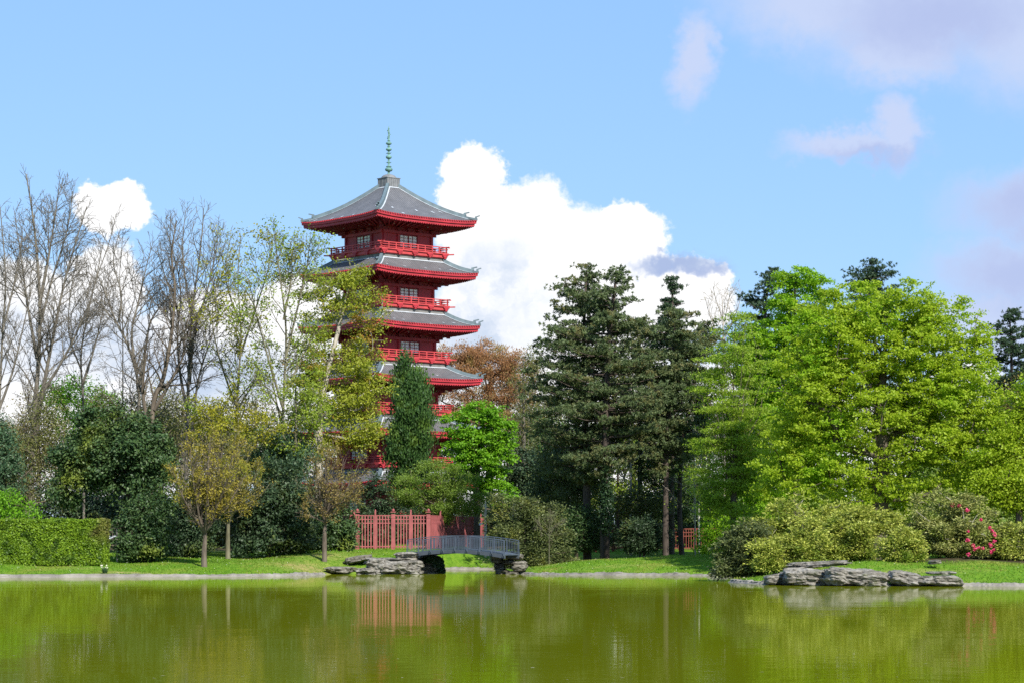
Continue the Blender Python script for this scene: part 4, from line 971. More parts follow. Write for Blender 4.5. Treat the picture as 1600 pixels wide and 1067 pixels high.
for i, (px, Y, s_, lb) in enumerate([(285, 246, 1.0, 'grey green wood tree right behind the nearest golden tree'), (240, 252, .9, 'grey green wood tree behind the right half of large holly'), (345, 250, .95, 'grey green wood tree behind the two golden trees')]):
    X = PX(px, Y); copy_tree(w2, (X, Y, gz(X, Y)), i * 1.9 + .9, s_, lb, FW)

leafy('evergreen_tree', 'dark ivy clad evergreen filling the shade behind the right pine trunks', 1046, 207, [(1046, 735, 34, 60), (1075, 770, 30, 50), (1020, 760, 28, 46), (1050, 680, 28, 40)], 'f_holly', 'bark_dark', R=.22, n=620, per=22, spread=.34, leaf=(.26, .12), surf=.25, nb=140, lobes=(60, 9, 16, .6))
leafy('evergreen_tree', 'dark drooping evergreen below the left side of the tallest pine', 900, 199, [(890, 760, 36, 50), (925, 775, 26, 40), (865, 720, 28, 40)], 'f_pine', 'bark_dark', R=.2, n=560, per=22, spread=.34, leaf=(.28, .08), surf=.25, nb=140, style='spray', up=.2, lobes=(60, 9, 16, .4))
# ------------------------------------------------------------------ pagoda
TD = 252.0; TX = PX(607.5, TD); TM = mpp(TD)
TG = gz(TX, TD)
def build_pagoda():
    root = empty('pagoda', (TX, TD, 0.0), 'tall red five tier pagoda with grey tiled roofs and green copper spire', 'pagoda', rz=math.radians(40.8))
    S2 = math.sqrt(2)
    def roof_surface(zt, at, ze, ae, lift, ns=28, nt=10, concave=0.10):
        """per side grid: returns (side, i, j)->point"""
        def pt(side, s, t):
            a = at + (ae - at) * t
            z = zt + (ze - zt) * (t + concave * math.sin(math.pi * t) ) + lift * (abs(s) ** 3.5) * t ** 2.2
            x, y = s * a, -a
            for _ in range(side): x, y = -y, x
            return (x, y, z)
        return pt
    def make_roof(k, zt, at, ze, ae, lift, wall_a, wall_top):
        pt = roof_surface(zt, at, ze, ae, lift)
        ns, nt = 28, 10
        V = []; Q = []; UV = []
        for side in range(4):
            b = len(V)
            for j in range(nt + 1):
                for i in range(ns + 1):
                    V.append(pt(side, -1 + 2 * i / ns, j / nt))
                    UV.append(((-1 + 2 * i / ns) * (at + (ae - at) * j / nt), j / nt * math.hypot(ae - at, zt - ze)))
            for j in range(nt):
                for i in range(ns):
                    a = b + j * (ns + 1) + i
                    Q.append((a, a + ns + 1, a + ns + 2, a + 1))
        roof = np_mesh('roof', V, [np.array(Q)], M['tile'], root, smooth=True)
        uvl = roof.data.uv_layers.new(name='UVMap')
        li = np.array(Q).ravel(); uvl.data.foreach_set('uv', np.array(UV, dtype=np.float32)[li].ravel())
        # fascia: two stepped boards under the eave, with tile-end dentils
        fa = MB(); de = fa
        for side in range(4):
            P = [pt(side, -1 + 2 * i / 24, 1.0) for i in range(25)]
            nx_, ny_ = {0: (0, -1), 1: (1, 0), 2: (0, 1), 3: (-1, 0)}[side]
            def sec(i, o1, o2, z1, z2):
                p = P[i]; s = -1 + 2 * i / 24
                def at_(o, z):
                    sc = (ae + o) / ae
                    return (p[0] * sc, p[1] * sc, p[2] + z)
                return [at_(o2, z1), at_(o2, z2), at_(o1, z2), at_(o1, z1)]
            fa.sweep(P, lambda i: sec(i, -0.25, 0.04, -0.03, -0.30))
            fa.sweep(P, lambda i: sec(i, -0.55, -0.10, -0.302, -0.56))
            n = int(2 * ae / 0.32)
            for q in range(n):
                s = -1 + 2 * (q + 0.5) / n
                p = pt(side, s, 1.0); sc = (ae + 0.06) / ae
                de.box((p[0] * sc, p[1] * sc, p[2] + 0.0), (0.16, 0.16, 0.12), 0)
                sc = (ae - 0.13) / ae
                de.box((p[0] * sc, p[1] * sc, p[2] - 0.60), (0.13, 0.13, 0.10), 0)
        fa.build('fascia', M['red'], roof)
        # soffit
        so = MB()
        for side in range(4):
            def sp(i, inner):
                s = -1 + 2 * i / 16
                if inner:
                    a = wall_a + 0.9; x, y, z = s * a, -a, wall_top + 0.75
                else:
                    q = pt(0, s, 1.0); a = ae - 0.35; x, y, z = s * a, -a, q[2] - 0.50
                for _ in range(side): x, y = -y, x
                return (x, y, z)
            for i in range(16): so.add([sp(i, 0), sp(i + 1, 0), sp(i + 1, 1), sp(i, 1)], [(0, 1, 2, 3)])
            # rafters
            n = int(2 * (wall_a + .9) / 0.5)
            for q in range(n + 1):
                s = -1 + 2 * q / n
                e = pt(0, s, 1.0); a = ae - 0.5; A = (s * a, -a, e[2] - 0.64); a2 = wall_a + 0.8; Bp = (s * a2, -a2, wall_top + 0.62)
                for _ in range(side): A = (-A[1], A[0], A[2]); Bp = (-Bp[1], Bp[0], Bp[2])
                so.bar(A, Bp, 0.14, 0.20)
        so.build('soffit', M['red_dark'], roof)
        # hips, flashings
        for c in range(4):
            ri = MB(); og = MB(); og2 = MB()
            H = [pt(c, 1.0, j / 14) for j in range(15)]
            dx, dy = (1, -1)
            for _ in range(c): dx, dy = -dy, dx
            d = Vector((dx, dy, 0)).normalized(); pr = Vector((-d.y, d.x, 0))
            def rs(i):
                p = Vector(H[i]); w = 0.19; h = 0.36
                return [p + pr * w + Vector((0, 0, -0.05)), p + pr * w * .8 + Vector((0, 0, h)), p - pr * w * .8 + Vector((0, 0, h)), p - pr * w + Vector((0, 0, -0.05))]
            ri.sweep(H[:13], rs)
            tip = Vector(H[14]); a = Vector(H[12])
            ri.bar(a + Vector((0, 0, 0.08)), tip + d * 0.15 + Vector((0, 0, 0.12)), 0.3, 0.22)
            # end ornaments
            og.box(a + Vector((0, 0, 0.38)), (0.34, 0.34, 0.34), math.atan2(d.y, d.x), 0.7)
            og.bar(a + Vector((0, 0, 0.5)), a + d * 0.5 + Vector((0, 0, 0.6)), 0.16, 0.12)
            og2.box(tip + Vector((0, 0, 0.32)), (0.26, 0.26, 0.3), math.atan2(d.y, d.x), 0.7)
            og2.bar(tip + Vector((0, 0, 0.42)), tip + d * 0.42 + Vector((0, 0, 0.56)), 0.14, 0.1)
            ri.build('hip_ridge', M['ridge'], roof); og.build('ridge_ornament', M['ridge'], roof); og2.build('ridge_ornament', M['ridge'], roof)
            # white strips on both sides of the hip
            for side, s0 in ((c, 1), ((c + 1) % 4, -1)):
                fl = MB(); pts = []
                for j in range(15):
                    t = j / 14; a_ = at + (ae - at) * t
                    def off(o): return pt(side, s0 * (a_ - o) / a_, t)
                    pts.append((off(0.20), off(0.42)))
                for j in range(13):
                    (p0, q0), (p1, q1) = pts[j], pts[j + 1]
                    u = 0.05
                    fl.add([(p0[0], p0[1], p0[2] + u), (q0[0], q0[1], q0[2] + u), (q1[0], q1[1], q1[2] + u), (p1[0], p1[1], p1[2] + u)], [(0, 1, 2, 3)])
                fl.build('flashing', M['flash'], roof)
        # strip along the top and scattered pale slipped tiles
        rr = random.Random(k)
        for side in range(4):
            fl = MB(); ti = MB()
            T0, T1 = 0.02, 0.02 + 0.16 / max(ae - at, 1)
            for i in range(12):
                s0 = -0.94 + 1.88 * i / 12; s1 = -0.94 + 1.88 * (i + 1) / 12
                q = [pt(side, s0, T0), pt(side, s1, T0), pt(side, s1, T1), pt(side, s0, T1)]
                fl.add([(p[0], p[1], p[2] + 0.05) for p in q], [(0, 1, 2, 3)])
            for q in range(5):
                s = -0.75 + 0.37 * q + rr.uniform(-.1, .1); t = rr.choice([0.62, 0.66, 0.9]); ds = 0.035 * 5 / ae; dt = 0.05
                q4 = [pt(side, s - ds, t), pt(side, s + ds, t), pt(side, s + ds * 1.4, t + dt), pt(side, s - ds * .6, t + dt)]
                ti.add([(p[0], p[1], p[2] + 0.06) for p in q4], [(0, 1, 2, 3)])
            fl.build('flashing', M['flash'], roof)
            if side in (0, 3): ti.build('slipped_tile', M['flash'], roof)
        return roof
    def side_xy(side, u, a):
        """u along the face, a outwards"""
        x, y = u, -a
        for _ in range(side): x, y = -y, x
        return x, y
    def make_storey(k, zb, wa, top):
        """walls from zb to beam at top, bracket zone above"""
        w = MB(); w.box((0, 0, (zb + top + 1.2) / 2), (2 * wa, 2 * wa, top + 1.2 - zb))
        wall = w.build('wall', M['red'], root)
        us = [-wa + 0.12, -wa * 0.38 - 0.1, wa * 0.38 + 0.1, wa - 0.12]
        for side in range(4):
            rz = side * math.pi / 2
            for u in us:
                x, y = side_xy(side, u, wa + 0.05); p = MB(); p.box((x, y, (zb + top) / 2), (0.24, 0.22, top - zb - 0.02), rz); p.build('pilaster', M['red'], wall)
        for z, h, o, ext in ((top + 0.02, 0.30, 0.12, 0.42), (top + 0.86, 0.2, 0.2, 0.3), (zb + 0.3, 0.16, 0.07, 0.12)):
            b = MB()
            for side in range(4):
                x, y = side_xy(side, 0, wa + o)
                b.box((x, y, z + 0.003 * (side % 2)), (2 * wa + 2 * ext, 0.2, h), side * math.pi / 2)
            b.build('beam', M['red'], wall)
        # frieze: inverted V struts and stepped brackets
        rest = MB(); rest_cap = MB()
        for side in range(4):
            rz = side * math.pi / 2
            n = 7; seen = side in (0, 3)
            br = MB()
            for i in range(n):
                u = -wa + 2 * wa * (i + 0.5) / n
                x0, y0 = side_xy(side, u - wa / n * .8, wa + 0.06); x1, y1 = side_xy(side, u, wa + 0.06); x2, y2 = side_xy(side, u + wa / n * .8, wa + 0.06)
                br.bar((x0, y0, top + 0.18), (x1, y1, top + 0.62), 0.1, 0.1); br.bar((x2, y2, top + 0.18), (x1, y1, top + 0.63), 0.1, 0.1)
            br.build('frieze', M['red'], wall)
            for u in us + [0.0]:
                br = MB() if seen else rest
                for q, (o, z, ww, hh) in enumerate(((0.2, 0.24, 0.34, 0.2), (0.34, 0.42, 0.7, 0.16), (0.6, 0.62, 0.34, 0.2), (0.75, 0.80, 0.95, 0.16), (1.05, 0.98, 0.34, 0.18))):
                    x, y = side_xy(side, u, wa + o); br.box((x, y, top + z), (ww, 0.45 if q in (2, 4) else 0.26, hh), rz)
                x0, y0 = side_xy(side, u, wa); x1, y1 = side_xy(side, u, wa + 1.7)
                br.bar((x0, y0, top + 0.70), (x1, y1, top + 0.66), 0.2, 0.22)
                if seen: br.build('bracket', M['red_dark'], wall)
        for c in range(4):
            br = MB() if c != 1 else rest
            x, y = side_xy(c, wa, wa); x2, y2 = side_xy(c, wa + 1.9, wa + 1.9)
            br.bar((x, y, top + 0.55), (x2, y2, top + 0.72), 0.26, 0.3)
            x3, y3 = side_xy(c, wa + 1.0, wa + 1.0); br.box((x3, y3, top + 0.42), (0.4, 0.4, 0.3), math.pi / 4)
            x3, y3 = side_xy(c, wa + .4, wa + .4); br.box((x3, y3, top + 0.3), (0.5, 0.5, 0.3), math.pi / 4)
            if c != 1: br.build('bracket', M['red_dark'], wall)
        rest.build('bracket', M['red_dark'], wall)['kind'] = 'stuff'
        for side in (0, 3):
            for u in us:
                kn = MB(); x, y = side_xy(side, u, wa + 1.72); kn.box((x, y, top + 0.66), (0.15, 0.09, 0.16), side * math.pi / 2); kn.build('bracket_cap', M['flash'], wall)
        # windows: one lattice per face
        ww = wa * 0.38 - 0.08; z0 = max(zb + 0.5, top - 1.5); z1 = top - 0.22
        for side in range(4):
            rz = side * math.pi / 2
            pn = MB(); x, y = side_xy(side, 0, wa + 0.02); pn.box((x, y, (z0 + z1) / 2), (2 * ww, 0.06, z1 - z0), rz)
            fr = MB()
            for u in (-ww, 0, ww):
                x, y = side_xy(side, u, wa + 0.08); fr.box((x, y, (z0 + z1) / 2), (0.12, 0.12, z1 - z0 + 0.1), rz)
            for u in (-ww * .5, ww * .5):
                x, y = side_xy(side, u, wa + 0.075); fr.box((x, y, (z0 + z1) / 2), (0.045, 0.05, z1 - z0), rz)
            for i in range(5):
                x, y = side_xy(side, 0, wa + 0.078); th = 0.10 if i in (0, 4) else 0.045
                fr.box((x, y, z0 + (z1 - z0) * i / 4), (2 * ww + 0.1, 0.066, th), rz)
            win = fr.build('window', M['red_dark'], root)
            pn.build('pane', M['pane'], win)
        return wall
    def make_balcony(zb, a, plinth_a, plinth_z):
        s = MB()
        s.box((0, 0, zb + 0.20), (2 * a, 2 * a, 0.36)); s.box((0, 0, zb + 0.45), (2 * a + 0.3, 2 * a + 0.3, 0.14)); s.box((0, 0, zb - 0.02), (2 * a - .25, 2 * a - .25, 0.10))
        for c in range(4):
            x, y = side_xy(c, a, a); x2, y2 = side_xy(c, a + 0.55, a + 0.55)
            s.bar((x, y, zb + 0.38), (x2, y2, zb + 0.40), 0.16, 0.13)
        bal = s.build('balcony', M['red_sunlit'], root)
        for z, ext, w in ((zb + 1.16, 0.5, 0.10), (zb + 0.92, 0.22, 0.08), (zb + 0.66, 0.12, 0.08)):
            r = MB()
            for side in range(4):
                x, y = side_xy(side, 0, a - 0.05)
                r.box((x, y, z + 0.004 * (side % 2)), (2 * (a - 0.05) + 2 * ext, 0.09, w), side * math.pi / 2)
            r.build('rail', M['red_sunlit'], bal)
        rest = MB()
        for side in range(4):
            rz = side * math.pi / 2
            n = 9; seen = side in (0, 3)
            for i in range(n):
                u = -(a - 0.05) + 2 * (a - 0.05) * i / n
                x, y = side_xy(side, u, a - 0.05); po = MB() if seen else rest; po.box((x, y, zb + 0.52 + 0.33), (0.12, 0.12, 0.66 if i else 0.80), rz)
                if seen: po.build('railing_post', M['red_sunlit'], bal)
        rest.build('railing_post', M['red_sunlit'], bal)['kind'] = 'stuff'
        for side in range(4):
            rz = side * math.pi / 2
            for i in range(5):
                u = (-a + 0.35) + (2 * a - 0.7) * i / 4
                b = MB()
                for o, z, w_ in ((0.10, 0.30, 0.75), (0.08, 0.14, 0.45), (0.05, -0.02, 0.22)):
                    x, y = side_xy(side, u, a + o - 0.02); b.box((x, y, zb + z), (w_, 0.2, 0.15), rz)
                b.build('balcony_bracket', M['red'], bal)
        p = MB(); p.box((0, 0, plinth_z - 0.15 + (zb - plinth_z) / 2), (2 * plinth_a, 2 * plinth_a, zb - 0.07 - plinth_z + 0.3))
        p.build('plinth', M['plinth'], root)
    zbs = [33.1 - 5.72 * i for i in range(5)]
    eave_R = [9.57, 9.72, 9.95, 10.25, 10.6]
    wall_R = [4.76, 4.92, 5.12, 5.35, 5.6]
    bal_R = [6.40, 6.52, 6.66, 6.85, 7.05]
    for k in range(5):
        zb = zbs[k]; ae = eave_R[k] / S2; wa = wall_R[k] / S2
        top = zb + 2.42
        ze = zb + 3.80; lift = 0.26
        if k == 0: make_roof(k, 40.95, 0.75, ze, ae, lift, wa, top)
        else:
            pa = (bal_R[k - 1] - 0.32) / S2
            make_roof(k, zbs[k - 1] - 0.42, pa, ze, ae, lift, wa, top)
        make_storey(k, zb, wa, top)
        make_balcony(zb, bal_R[k] / S2, (bal_R[k] - 0.36) / S2, zb - 0.5)
    # lower hall under the last balcony
    zl = zbs[4]
    make_roof(9, zl - 0.42, (bal_R[4] - .32) / S2, zl - 1.75, 10.2 / S2, 0.35, 5.9 / S2, zl - 3.1)
    make_storey(9, 4.6, 5.9 / S2, zl - 3.1)
    bs = MB(); bs.box((0, 0, (TG + 4.6) / 2 - .3), (10.4, 10.4, 4.6 - TG + .6)); bs.box((0, 0, 4.5), (10.8, 10.8, 0.3))
    bs.build('stone_base', M['plinth'], root)
    # roof block and spire
    b = MB(); b.box((0, 0, 41.25), (1.72, 1.72, 1.2)); b.box((0, 0, 41.87), (1.86, 1.86, 0.08))
    for side in range(4):
        for i in range(7):
            x, y = side_xy(side, -0.78 + 0.26 * i, 0.87); b.box((x, y, 41.25), (0.07, 0.06, 1.12), side * math.pi / 2)
    b.lathe([(0.86, 41.9), (0.8, 42.05), (0.62, 42.22), (0.4, 42.3), (0, 42.31)], n=20)
    b.build('roof_block', M['lead'], root)
    s = MB()
    Z = lambda y: CAMH + (HOR - y) * TM
    pr = [(0.30, Z(281)), (0.34, Z(278)), (0.58, Z(276.5)), (0.60, Z(275.6)), (0.36, Z(274.6)), (0.15, Z(273)), (0.12, Z(270)), (0.14, Z(269))]
    def ring(y, r, h): return [(0.11, Z(y) - h), (r * .75, Z(y) - h * .75), (r, Z(y) - h * .25), (r, Z(y) + h * .25), (r * .75, Z(y) + h * .75), (0.11, Z(y) + h)]
    pr += ring(265.5, 0.42, 0.24) + [(0.11, Z(262))] + ring(261, 0.30, 0.1) + ring(254.5, 0.18, 0.10) + ring(246, 0.33, 0.22) + ring(240, 0.17, 0.08) + ring(234, 0.32, 0.18) + ring(229.5, 0.16, 0.08) + ring(224.5, 0.32, 0.18) + ring(220, 0.15, 0.1)
    pr += [(0.10, Z(217)), (0.12, Z(214)), (0.08, Z(211)), (0.11, Z(207)), (0.07, Z(203)), (0.09, Z(201)), (0.03, Z(198)), (0.0, Z(196.5))]
    s.lathe(pr, n=16)
    sp = s.build('spire', M['copper'], root)
    fl = MB()
    for i in range(10):   # flame-like plates up the tip
        y = 222 - i * 2.0; a = i * 1.1
        fl.bar((0, 0, Z(y)), (0.19 * math.cos(a), 0.19 * math.sin(a), Z(y) + 0.12), 0.04, 0.10)
    for y in (254.5, 240):
        for a in range(4): fl.bar((0, 0, Z(y)), (0.36 * math.cos(a * math.pi / 2 + .3), 0.36 * math.sin(a * math.pi / 2 + .3), Z(y)), 0.05, 0.05)
    fl.build('spire_ornament', M['copper'], sp)
build_pagoda()
# ------------------------------------------------------------------ fences
def fence(pts, label, H, mat, gap, big_w, g_fn=None, mids=True, cap=True, picket=0.055, level=None):
    """pts: plan points of the main posts"""
    x0, y0 = pts[0]; g0 = gz(x0, y0)
    root = empty('fence', (x0, y0, g0), label, 'fence')
    gs = [gz(x, y) if level is None else level for x, y in pts]
    for (x, y), g in zip(pts, gs):
        p = MB(); X, Y, Z = x - x0, y - y0, g - g0
        p.box((X, Y, Z + H / 2 - .3), (big_w, big_w, H + 0.6)); 
        if cap:
            p.box((X, Y, Z + H + 0.18), (big_w + 0.1, big_w + 0.1, 0.07)); p.lathe([(0.0, Z + H + 0.21), (0.07, Z + H + .22), (0.13, Z + H + 0.3), (0.13, Z + H + 0.36), (0.07, Z + H + 0.46), (0.0, Z + H + 0.5)], (X, Y), 10)
            p.box((X, Y, Z + H - 0.3), (big_w + 0.06, big_w + 0.06, 0.06)); p.box((X, Y, Z + 0.3), (big_w + 0.05, big_w + 0.05, 0.35))
        p.build('post', mat, root)
    for i in range(len(pts) - 1):
        a = Vector((pts[i][0] - x0, pts[i][1] - y0, gs[i] - g0)); b = Vector((pts[i + 1][0] - x0, pts[i + 1][1] - y0, gs[i + 1] - g0))
        d = b - a; L = d.length; t = d / L
        A = a + t * big_w / 2; B = b - t * big_w / 2
        up = Vector((0, 0, 1))
        for z, h in ((H - 0.12, 0.09), (H - 0.45, 0.07), (H - 0.78, 0.08), (0.22, 0.09)):
            r = MB(); r.bar(A + up * z, B + up * z, 0.07, h); r.build('rail', mat, root)
        n = int((B - A).length / gap); pk = MB()
        for q in range(1, n):
            p = A + (B - A) * (q / n); pk.bar(p + up * 0.06, p + up * (H - 0.08), picket, picket, (t.x, t.y, 0))
        pk.build('picket_panel', mat, root)
        if mids:
            p = MB(); c = (a + b) / 2; p.box((c.x, c.y, c.z + H / 2 + .1), (0.13, 0.13, H + 0.3)); p.lathe([(0.09, c.z + H + .25), (0.05, c.z + H + .36), (0.0, c.z + H + .44)], (c.x, c.y), 8)
            p.build('slim_post', mat, root)
    return root
FY = 201.0
def fx(px, Y): return (PX(px, Y), Y)
fence([fx(549, 206.5), fx(558.5, FY), fx(614.5, FY), fx(669.5, FY), fx(706, 211), fx(737, 221), fx(765, 231)], 'pink red picket fence with tall posts behind the arched footbridge', 3.05, M['fence'], 0.235, 0.34, picket=0.095, level=1.74)
fence([fx(930, 212), fx(958, 212), fx(978, 214), fx(1006, 211), fx(1062, 212), fx(1125, 213)], 'rusty red picket fence in shade under the tall pines', 2.1, M['fence_shaded'], 0.24, 0.26, cap=True, mids=False, picket=0.06)
fence([fx(75, 205), fx(135, 205), fx(195, 205)], 'dull wooden fence half hidden behind the clipped hedge', 2.2, M['bark_grey'], 0.3, 0.2, cap=False, mids=False)

# posts
def slim_sign_post(label, px, Y, top, col_mat, arm=-1, w=0.17):
    X = PX(px, Y); g = gz(X, Y); h = PZ(top, Y) - g
    root = empty('wooden_post', (X, Y, g), label, 'post')
    m = MB(); m.lathe([(w * .8, -0.2), (w * .75, h * .6), (w * .6, h - 0.25), (w * .2, h), (0, h + .01)], n=10)
    m.build('pole', M[col_mat], root, smooth=False)
    if arm:
        a = MB(); z = h * 0.62
        a.bar((0, 0, z), (arm * 0.45, -0.05, z - 0.08), 0.10, 0.14); a.box((arm * 0.5, -0.05, z - 0.10), (0.16, 0.14, 0.2), 0, 0.7)
        a.build('arm', M['flash'], root)
slim_sign_post('pale pointed wooden post with a short arm behind the bridge', 758.5, 206, 784, 'wood_pale', -1, 0.16)
slim_sign_post('thin pale wooden pole in front of the rusty fence', 1092.5, 190, 787, 'wood_pale', 0, 0.10)
slim_sign_post('dark wooden stake between hedge end and big holly', 183, 172, 812, 'wood_pale', -1, 0.07)

# ------------------------------------------------------------------ footbridge
def footbridge():
    A = Vector((PX(636.5, 175.5), 175.5, 0)); ang = math.radians(-26)
    L = 8.3; W = 2.3
    root = empty('footbridge', (A.x, A.y, 0), 'low arched grey metal footbridge with slim railings over the channel', 'bridge', rz=ang)
    z0 = PZ(865, 175) ; rise = 0.36
    def arch(u): return z0 + rise * (1 - (2 * u / L - 1) ** 2) - 0.04 * (u / L)
    N = 24
    us = [L * i / N for i in range(N + 1)]
    d = MB(); d.sweep(us, lambda i: [(us[i], -0.05, arch(us[i]) + 0.05), (us[i], W + 0.05, arch(us[i]) + 0.05), (us[i], W + 0.05, arch(us[i]) - 0.03), (us[i], -0.05, arch(us[i]) - 0.03)])
    d.build('deck', M['steel'], root)
    for yy in (0.0, W):
        b = MB(); b.sweep(us, lambda i: [(us[i], yy - 0.06, arch(us[i]) - 0.032), (us[i], yy + 0.06, arch(us[i]) - 0.032), (us[i], yy + 0.06, arch(us[i]) - 0.28), (us[i], yy - 0.06, arch(us[i]) - 0.28)])
        b.build('beam', M['steel_dark'], root)
    c = MB()
    for i in range(1, 12): u = L * i / 12; c.bar((u, 0.07, arch(u) - 0.12), (u, W - 0.07, arch(u) - 0.12), 0.08, 0.1)
    c.build('cross_beam', M['steel_dark'], root)
    H = 1.05
    for yy, sg in ((-0.09, -1), (W + 0.09, 1)):
        r = MB()
        for z, w in ((H, 0.055), (H - 0.13, 0.032), (0.12, 0.035)):
            r.sweep(us, lambda i, z=z, w=w: [(us[i], yy - w / 2, arch(us[i]) + z - w / 2), (us[i], yy + w / 2, arch(us[i]) + z - w / 2), (us[i], yy + w / 2, arch(us[i]) + z + w / 2), (us[i], yy - w / 2, arch(us[i]) + z + w / 2)])
        rail = r.build('railing', M['steel'], root)
        bl = MB(); n = 62
        for i in range(n + 1):
            u = L * i / n
            bl.bar((u, yy, arch(u) + 0.12), (u, yy, arch(u) + H - 0.13), 0.026, 0.026)
        bl.build('baluster', M['steel'], rail)
        for i in range(9):
            po = MB(); u = min(max(L * i / 8, 0.03), L - 0.03)
            po.bar((u, yy, arch(u) - 0.2), (u, yy, arch(u) + H + 0.02), 0.06, 0.05)
            po.bar((u, yy + sg * 0.01, arch(u) - 0.14), (u, yy + sg * 0.16, arch(u) - 0.02), 0.05, 0.05); po.bar((u, yy + sg * 0.16, arch(u) - 0.04), (u, yy + sg * 0.05, arch(u) + 0.25), 0.03, 0.03)
            po.build('post', M['steel'], rail)
footbridge()

# ------------------------------------------------------------------ rocks
def rock(label, px, Y, base_py, w_px, h_px, depth=1.6, seed=1, mat='rock', group=None, tilt=0.0, slab=0.5, rz=0.0):
    rng = random.Random(seed); m = mpp(Y)
    w, h = w_px * m, h_px * m
    z0 = PZ(base_py, Y)
    nx_, ny_, nz_ = 22, 12, 14
    bm = bmesh.new()
    bmesh.ops.create_cube(bm, size=2.0)
    bmesh.ops.subdivide_edges(bm, edges=bm.edges[:], cuts=23, use_grid_fill=True)
    so = Vector((seed * 7.31, seed * 3.17, seed * 1.93))
    for v in bm.verts:
        p = v.co.copy()
        e = 3.6                                      # rounded box
        n = (abs(p.x) ** e + abs(p.y) ** e + abs(p.z) ** e) ** (1 / e)
        p = p / n
        layer = math.floor((p.z + 1) * (1.2 + 1.6 * slab) + rng.random() * 0.0)
        lo = mnoise.noise(Vector((layer * 5.3, seed * 2.7, 0.5))) * 0.22
        p.x *= 1 + lo + 0.06 * mnoise.noise(Vector((layer * 2.1, p.y * 2, seed))); p.y *= 1 + lo * 0.8
        q = Vector((p.x * w / 2, p.y * depth / 2, p.z * h / 2))
        nn = mnoise.noise(q * 0.9 + so) * 0.46 + mnoise.noise(Vector((q.x * 2.3, q.y * 2.3, q.z * 5)) + so) * 0.24 + mnoise.noise(Vector((q.x * 5, q.y * 5, q.z * 11)) + so) * 0.12
        cell = mnoise.cell(Vector((q.x * 0.9, q.y * 0.9, q.z * 3.0)) + so) * 0.16
        k = 1 + nn + cell * 0.5
        q = Vector((q.x * (1 + nn * 0.35), q.y * k, q.z * (1 + nn * 0.7) + cell * h * 0.4))
        q.z += tilt * q.x
        v.co = q + Vector((0, 0, h / 2))
    me = bpy.data.meshes.new('rock'); bm.to_mesh(me); bm.free()
    me.materials.append(M[mat])
    o = bpy.data.objects.new('rock', me); link(o)
    o.location = (PX(px, Y), Y, z0); o.rotation_euler = (0, 0, rz)
    return tag(o, label, 'rock', group)
GA = 'stones of the bank left of the bridge'; GB = 'stones under the right end of the bridge'; GC = 'boulders at the edge of the right lawn'
R_ = [
 ('long flat stone lying low at the left end of the bank', 533, 174.6, 894, 50, 9, GA, .0, 'rock_warm'),
 ('slanting flat stone jutting out of the left lawn', 560, 178.5, 878, 42, 10, GA, .16, 'rock_warm'),
 ('low pale stone at the waterline beside the flat stone', 572, 174.4, 899, 34, 12, GA, 0, 'rock'),
 ('square grey stone at the waterline left of middle bank', 588, 174.8, 899, 30, 25, GA, 0, 'rock'),
 ('broad pale stone at the middle of the left bank', 617, 174.6, 899, 42, 22, GA, 0, 'rock'),
 ('wide flat capping stone over the middle of the left bank', 603, 175.6, 881, 58, 10, GA, 0, 'rock'),
 ('lower grey stone next to the ivy under the bridge', 646, 174.8, 899, 26, 15, GA, 0, 'rock'),
 ('middle thick ledge stone next to the ivy', 643, 175.2, 886.5, 36, 11, GA, 0, 'rock'),
 ('top pale slab carrying the left bridge end', 636, 175.8, 876, 36, 13, GA, .03, 'rock'),
 ('dark upper stone behind the ivy under the bridge', 668, 178.0, 884, 34, 18, GA, 0, 'rock_warm'),
 ('dark lower stone behind the ivy at the waterline', 666, 177.6, 899, 36, 17, GA, 0, 'rock_warm'),
 ('pale crooked stone under the right bridge end', 776, 176.0, 879, 22, 15, GB, -.1, 'rock'),
 ('flat dark stone topping the right bridge abutment', 800, 175.4, 874, 32, 9, GB, 0, 'rock_warm'),
 ('dark blocky stone beside the middle lawn', 812, 174.6, 891, 24, 15, GB, .05, 'rock_warm'),
 ('small dark stone between the two right abutment ledges', 795, 175.6, 882, 20, 8, GB, 0, 'rock_warm'),
 ('low dark stone at the waterline of the right abutment', 785, 175.6, 898.5, 22, 9, GB, -.1, 'rock_warm'),
 ('narrow grey stone leaning out below the right bridge end', 781, 176.6, 891, 17, 13, GB, -.2, 'rock'),
 ('dark waterline stone next to the middle lawn kerb', 800, 174.2, 899, 22, 7, GB, 0, 'rock_warm'),
]
for i, (lb, px, Y, by, w, h, g, t, mt) in enumerate(R_):
    rock(lb, px, Y, by, w * 1.0, h * 1.02, depth=2.0, seed=11 + i, mat=mt, group=g, tilt=t)
C_ = [
 ('dark low boulder at the left tip of the right lawn', 1214, 136.8, 911, 40, 20, 0.12, .3),
 ('large layered grey boulder with a thick overhanging top', 1262, 135.4, 914, 66, 33, -.02, .7),
 ('flat pale slab lying on top of the large grey boulders', 1278, 137.0, 885, 84, 11, .04, .9),
 ('largest pale rounded boulder at the water in the middle', 1338, 133.8, 916, 96, 34, -.10, .4),
 ('grey pointed boulder right of the dark gap', 1415, 133.4, 914, 48, 26, -.10, .4),
 ('long low grey boulder at the right end of the row', 1466, 133.0, 913, 66, 17, -.02, .8),
 ('thin flat stone lying on the grass over the last boulder', 1470, 135.4, 897, 44, 6, 0, .9),
 ('small pale stone lying under the flowering rhododendron', 1460, 139.5, 881, 18, 8, .1, .3),
]
for i, (lb, px, Y, by, w, h, t, sl) in enumerate(C_):
    rock(lb, px, Y, by, w * 1.04, h * .8, depth=1.7 if h > 10 else 1.2, seed=51 + i, mat='rock', group=GC, tilt=t, slab=sl)

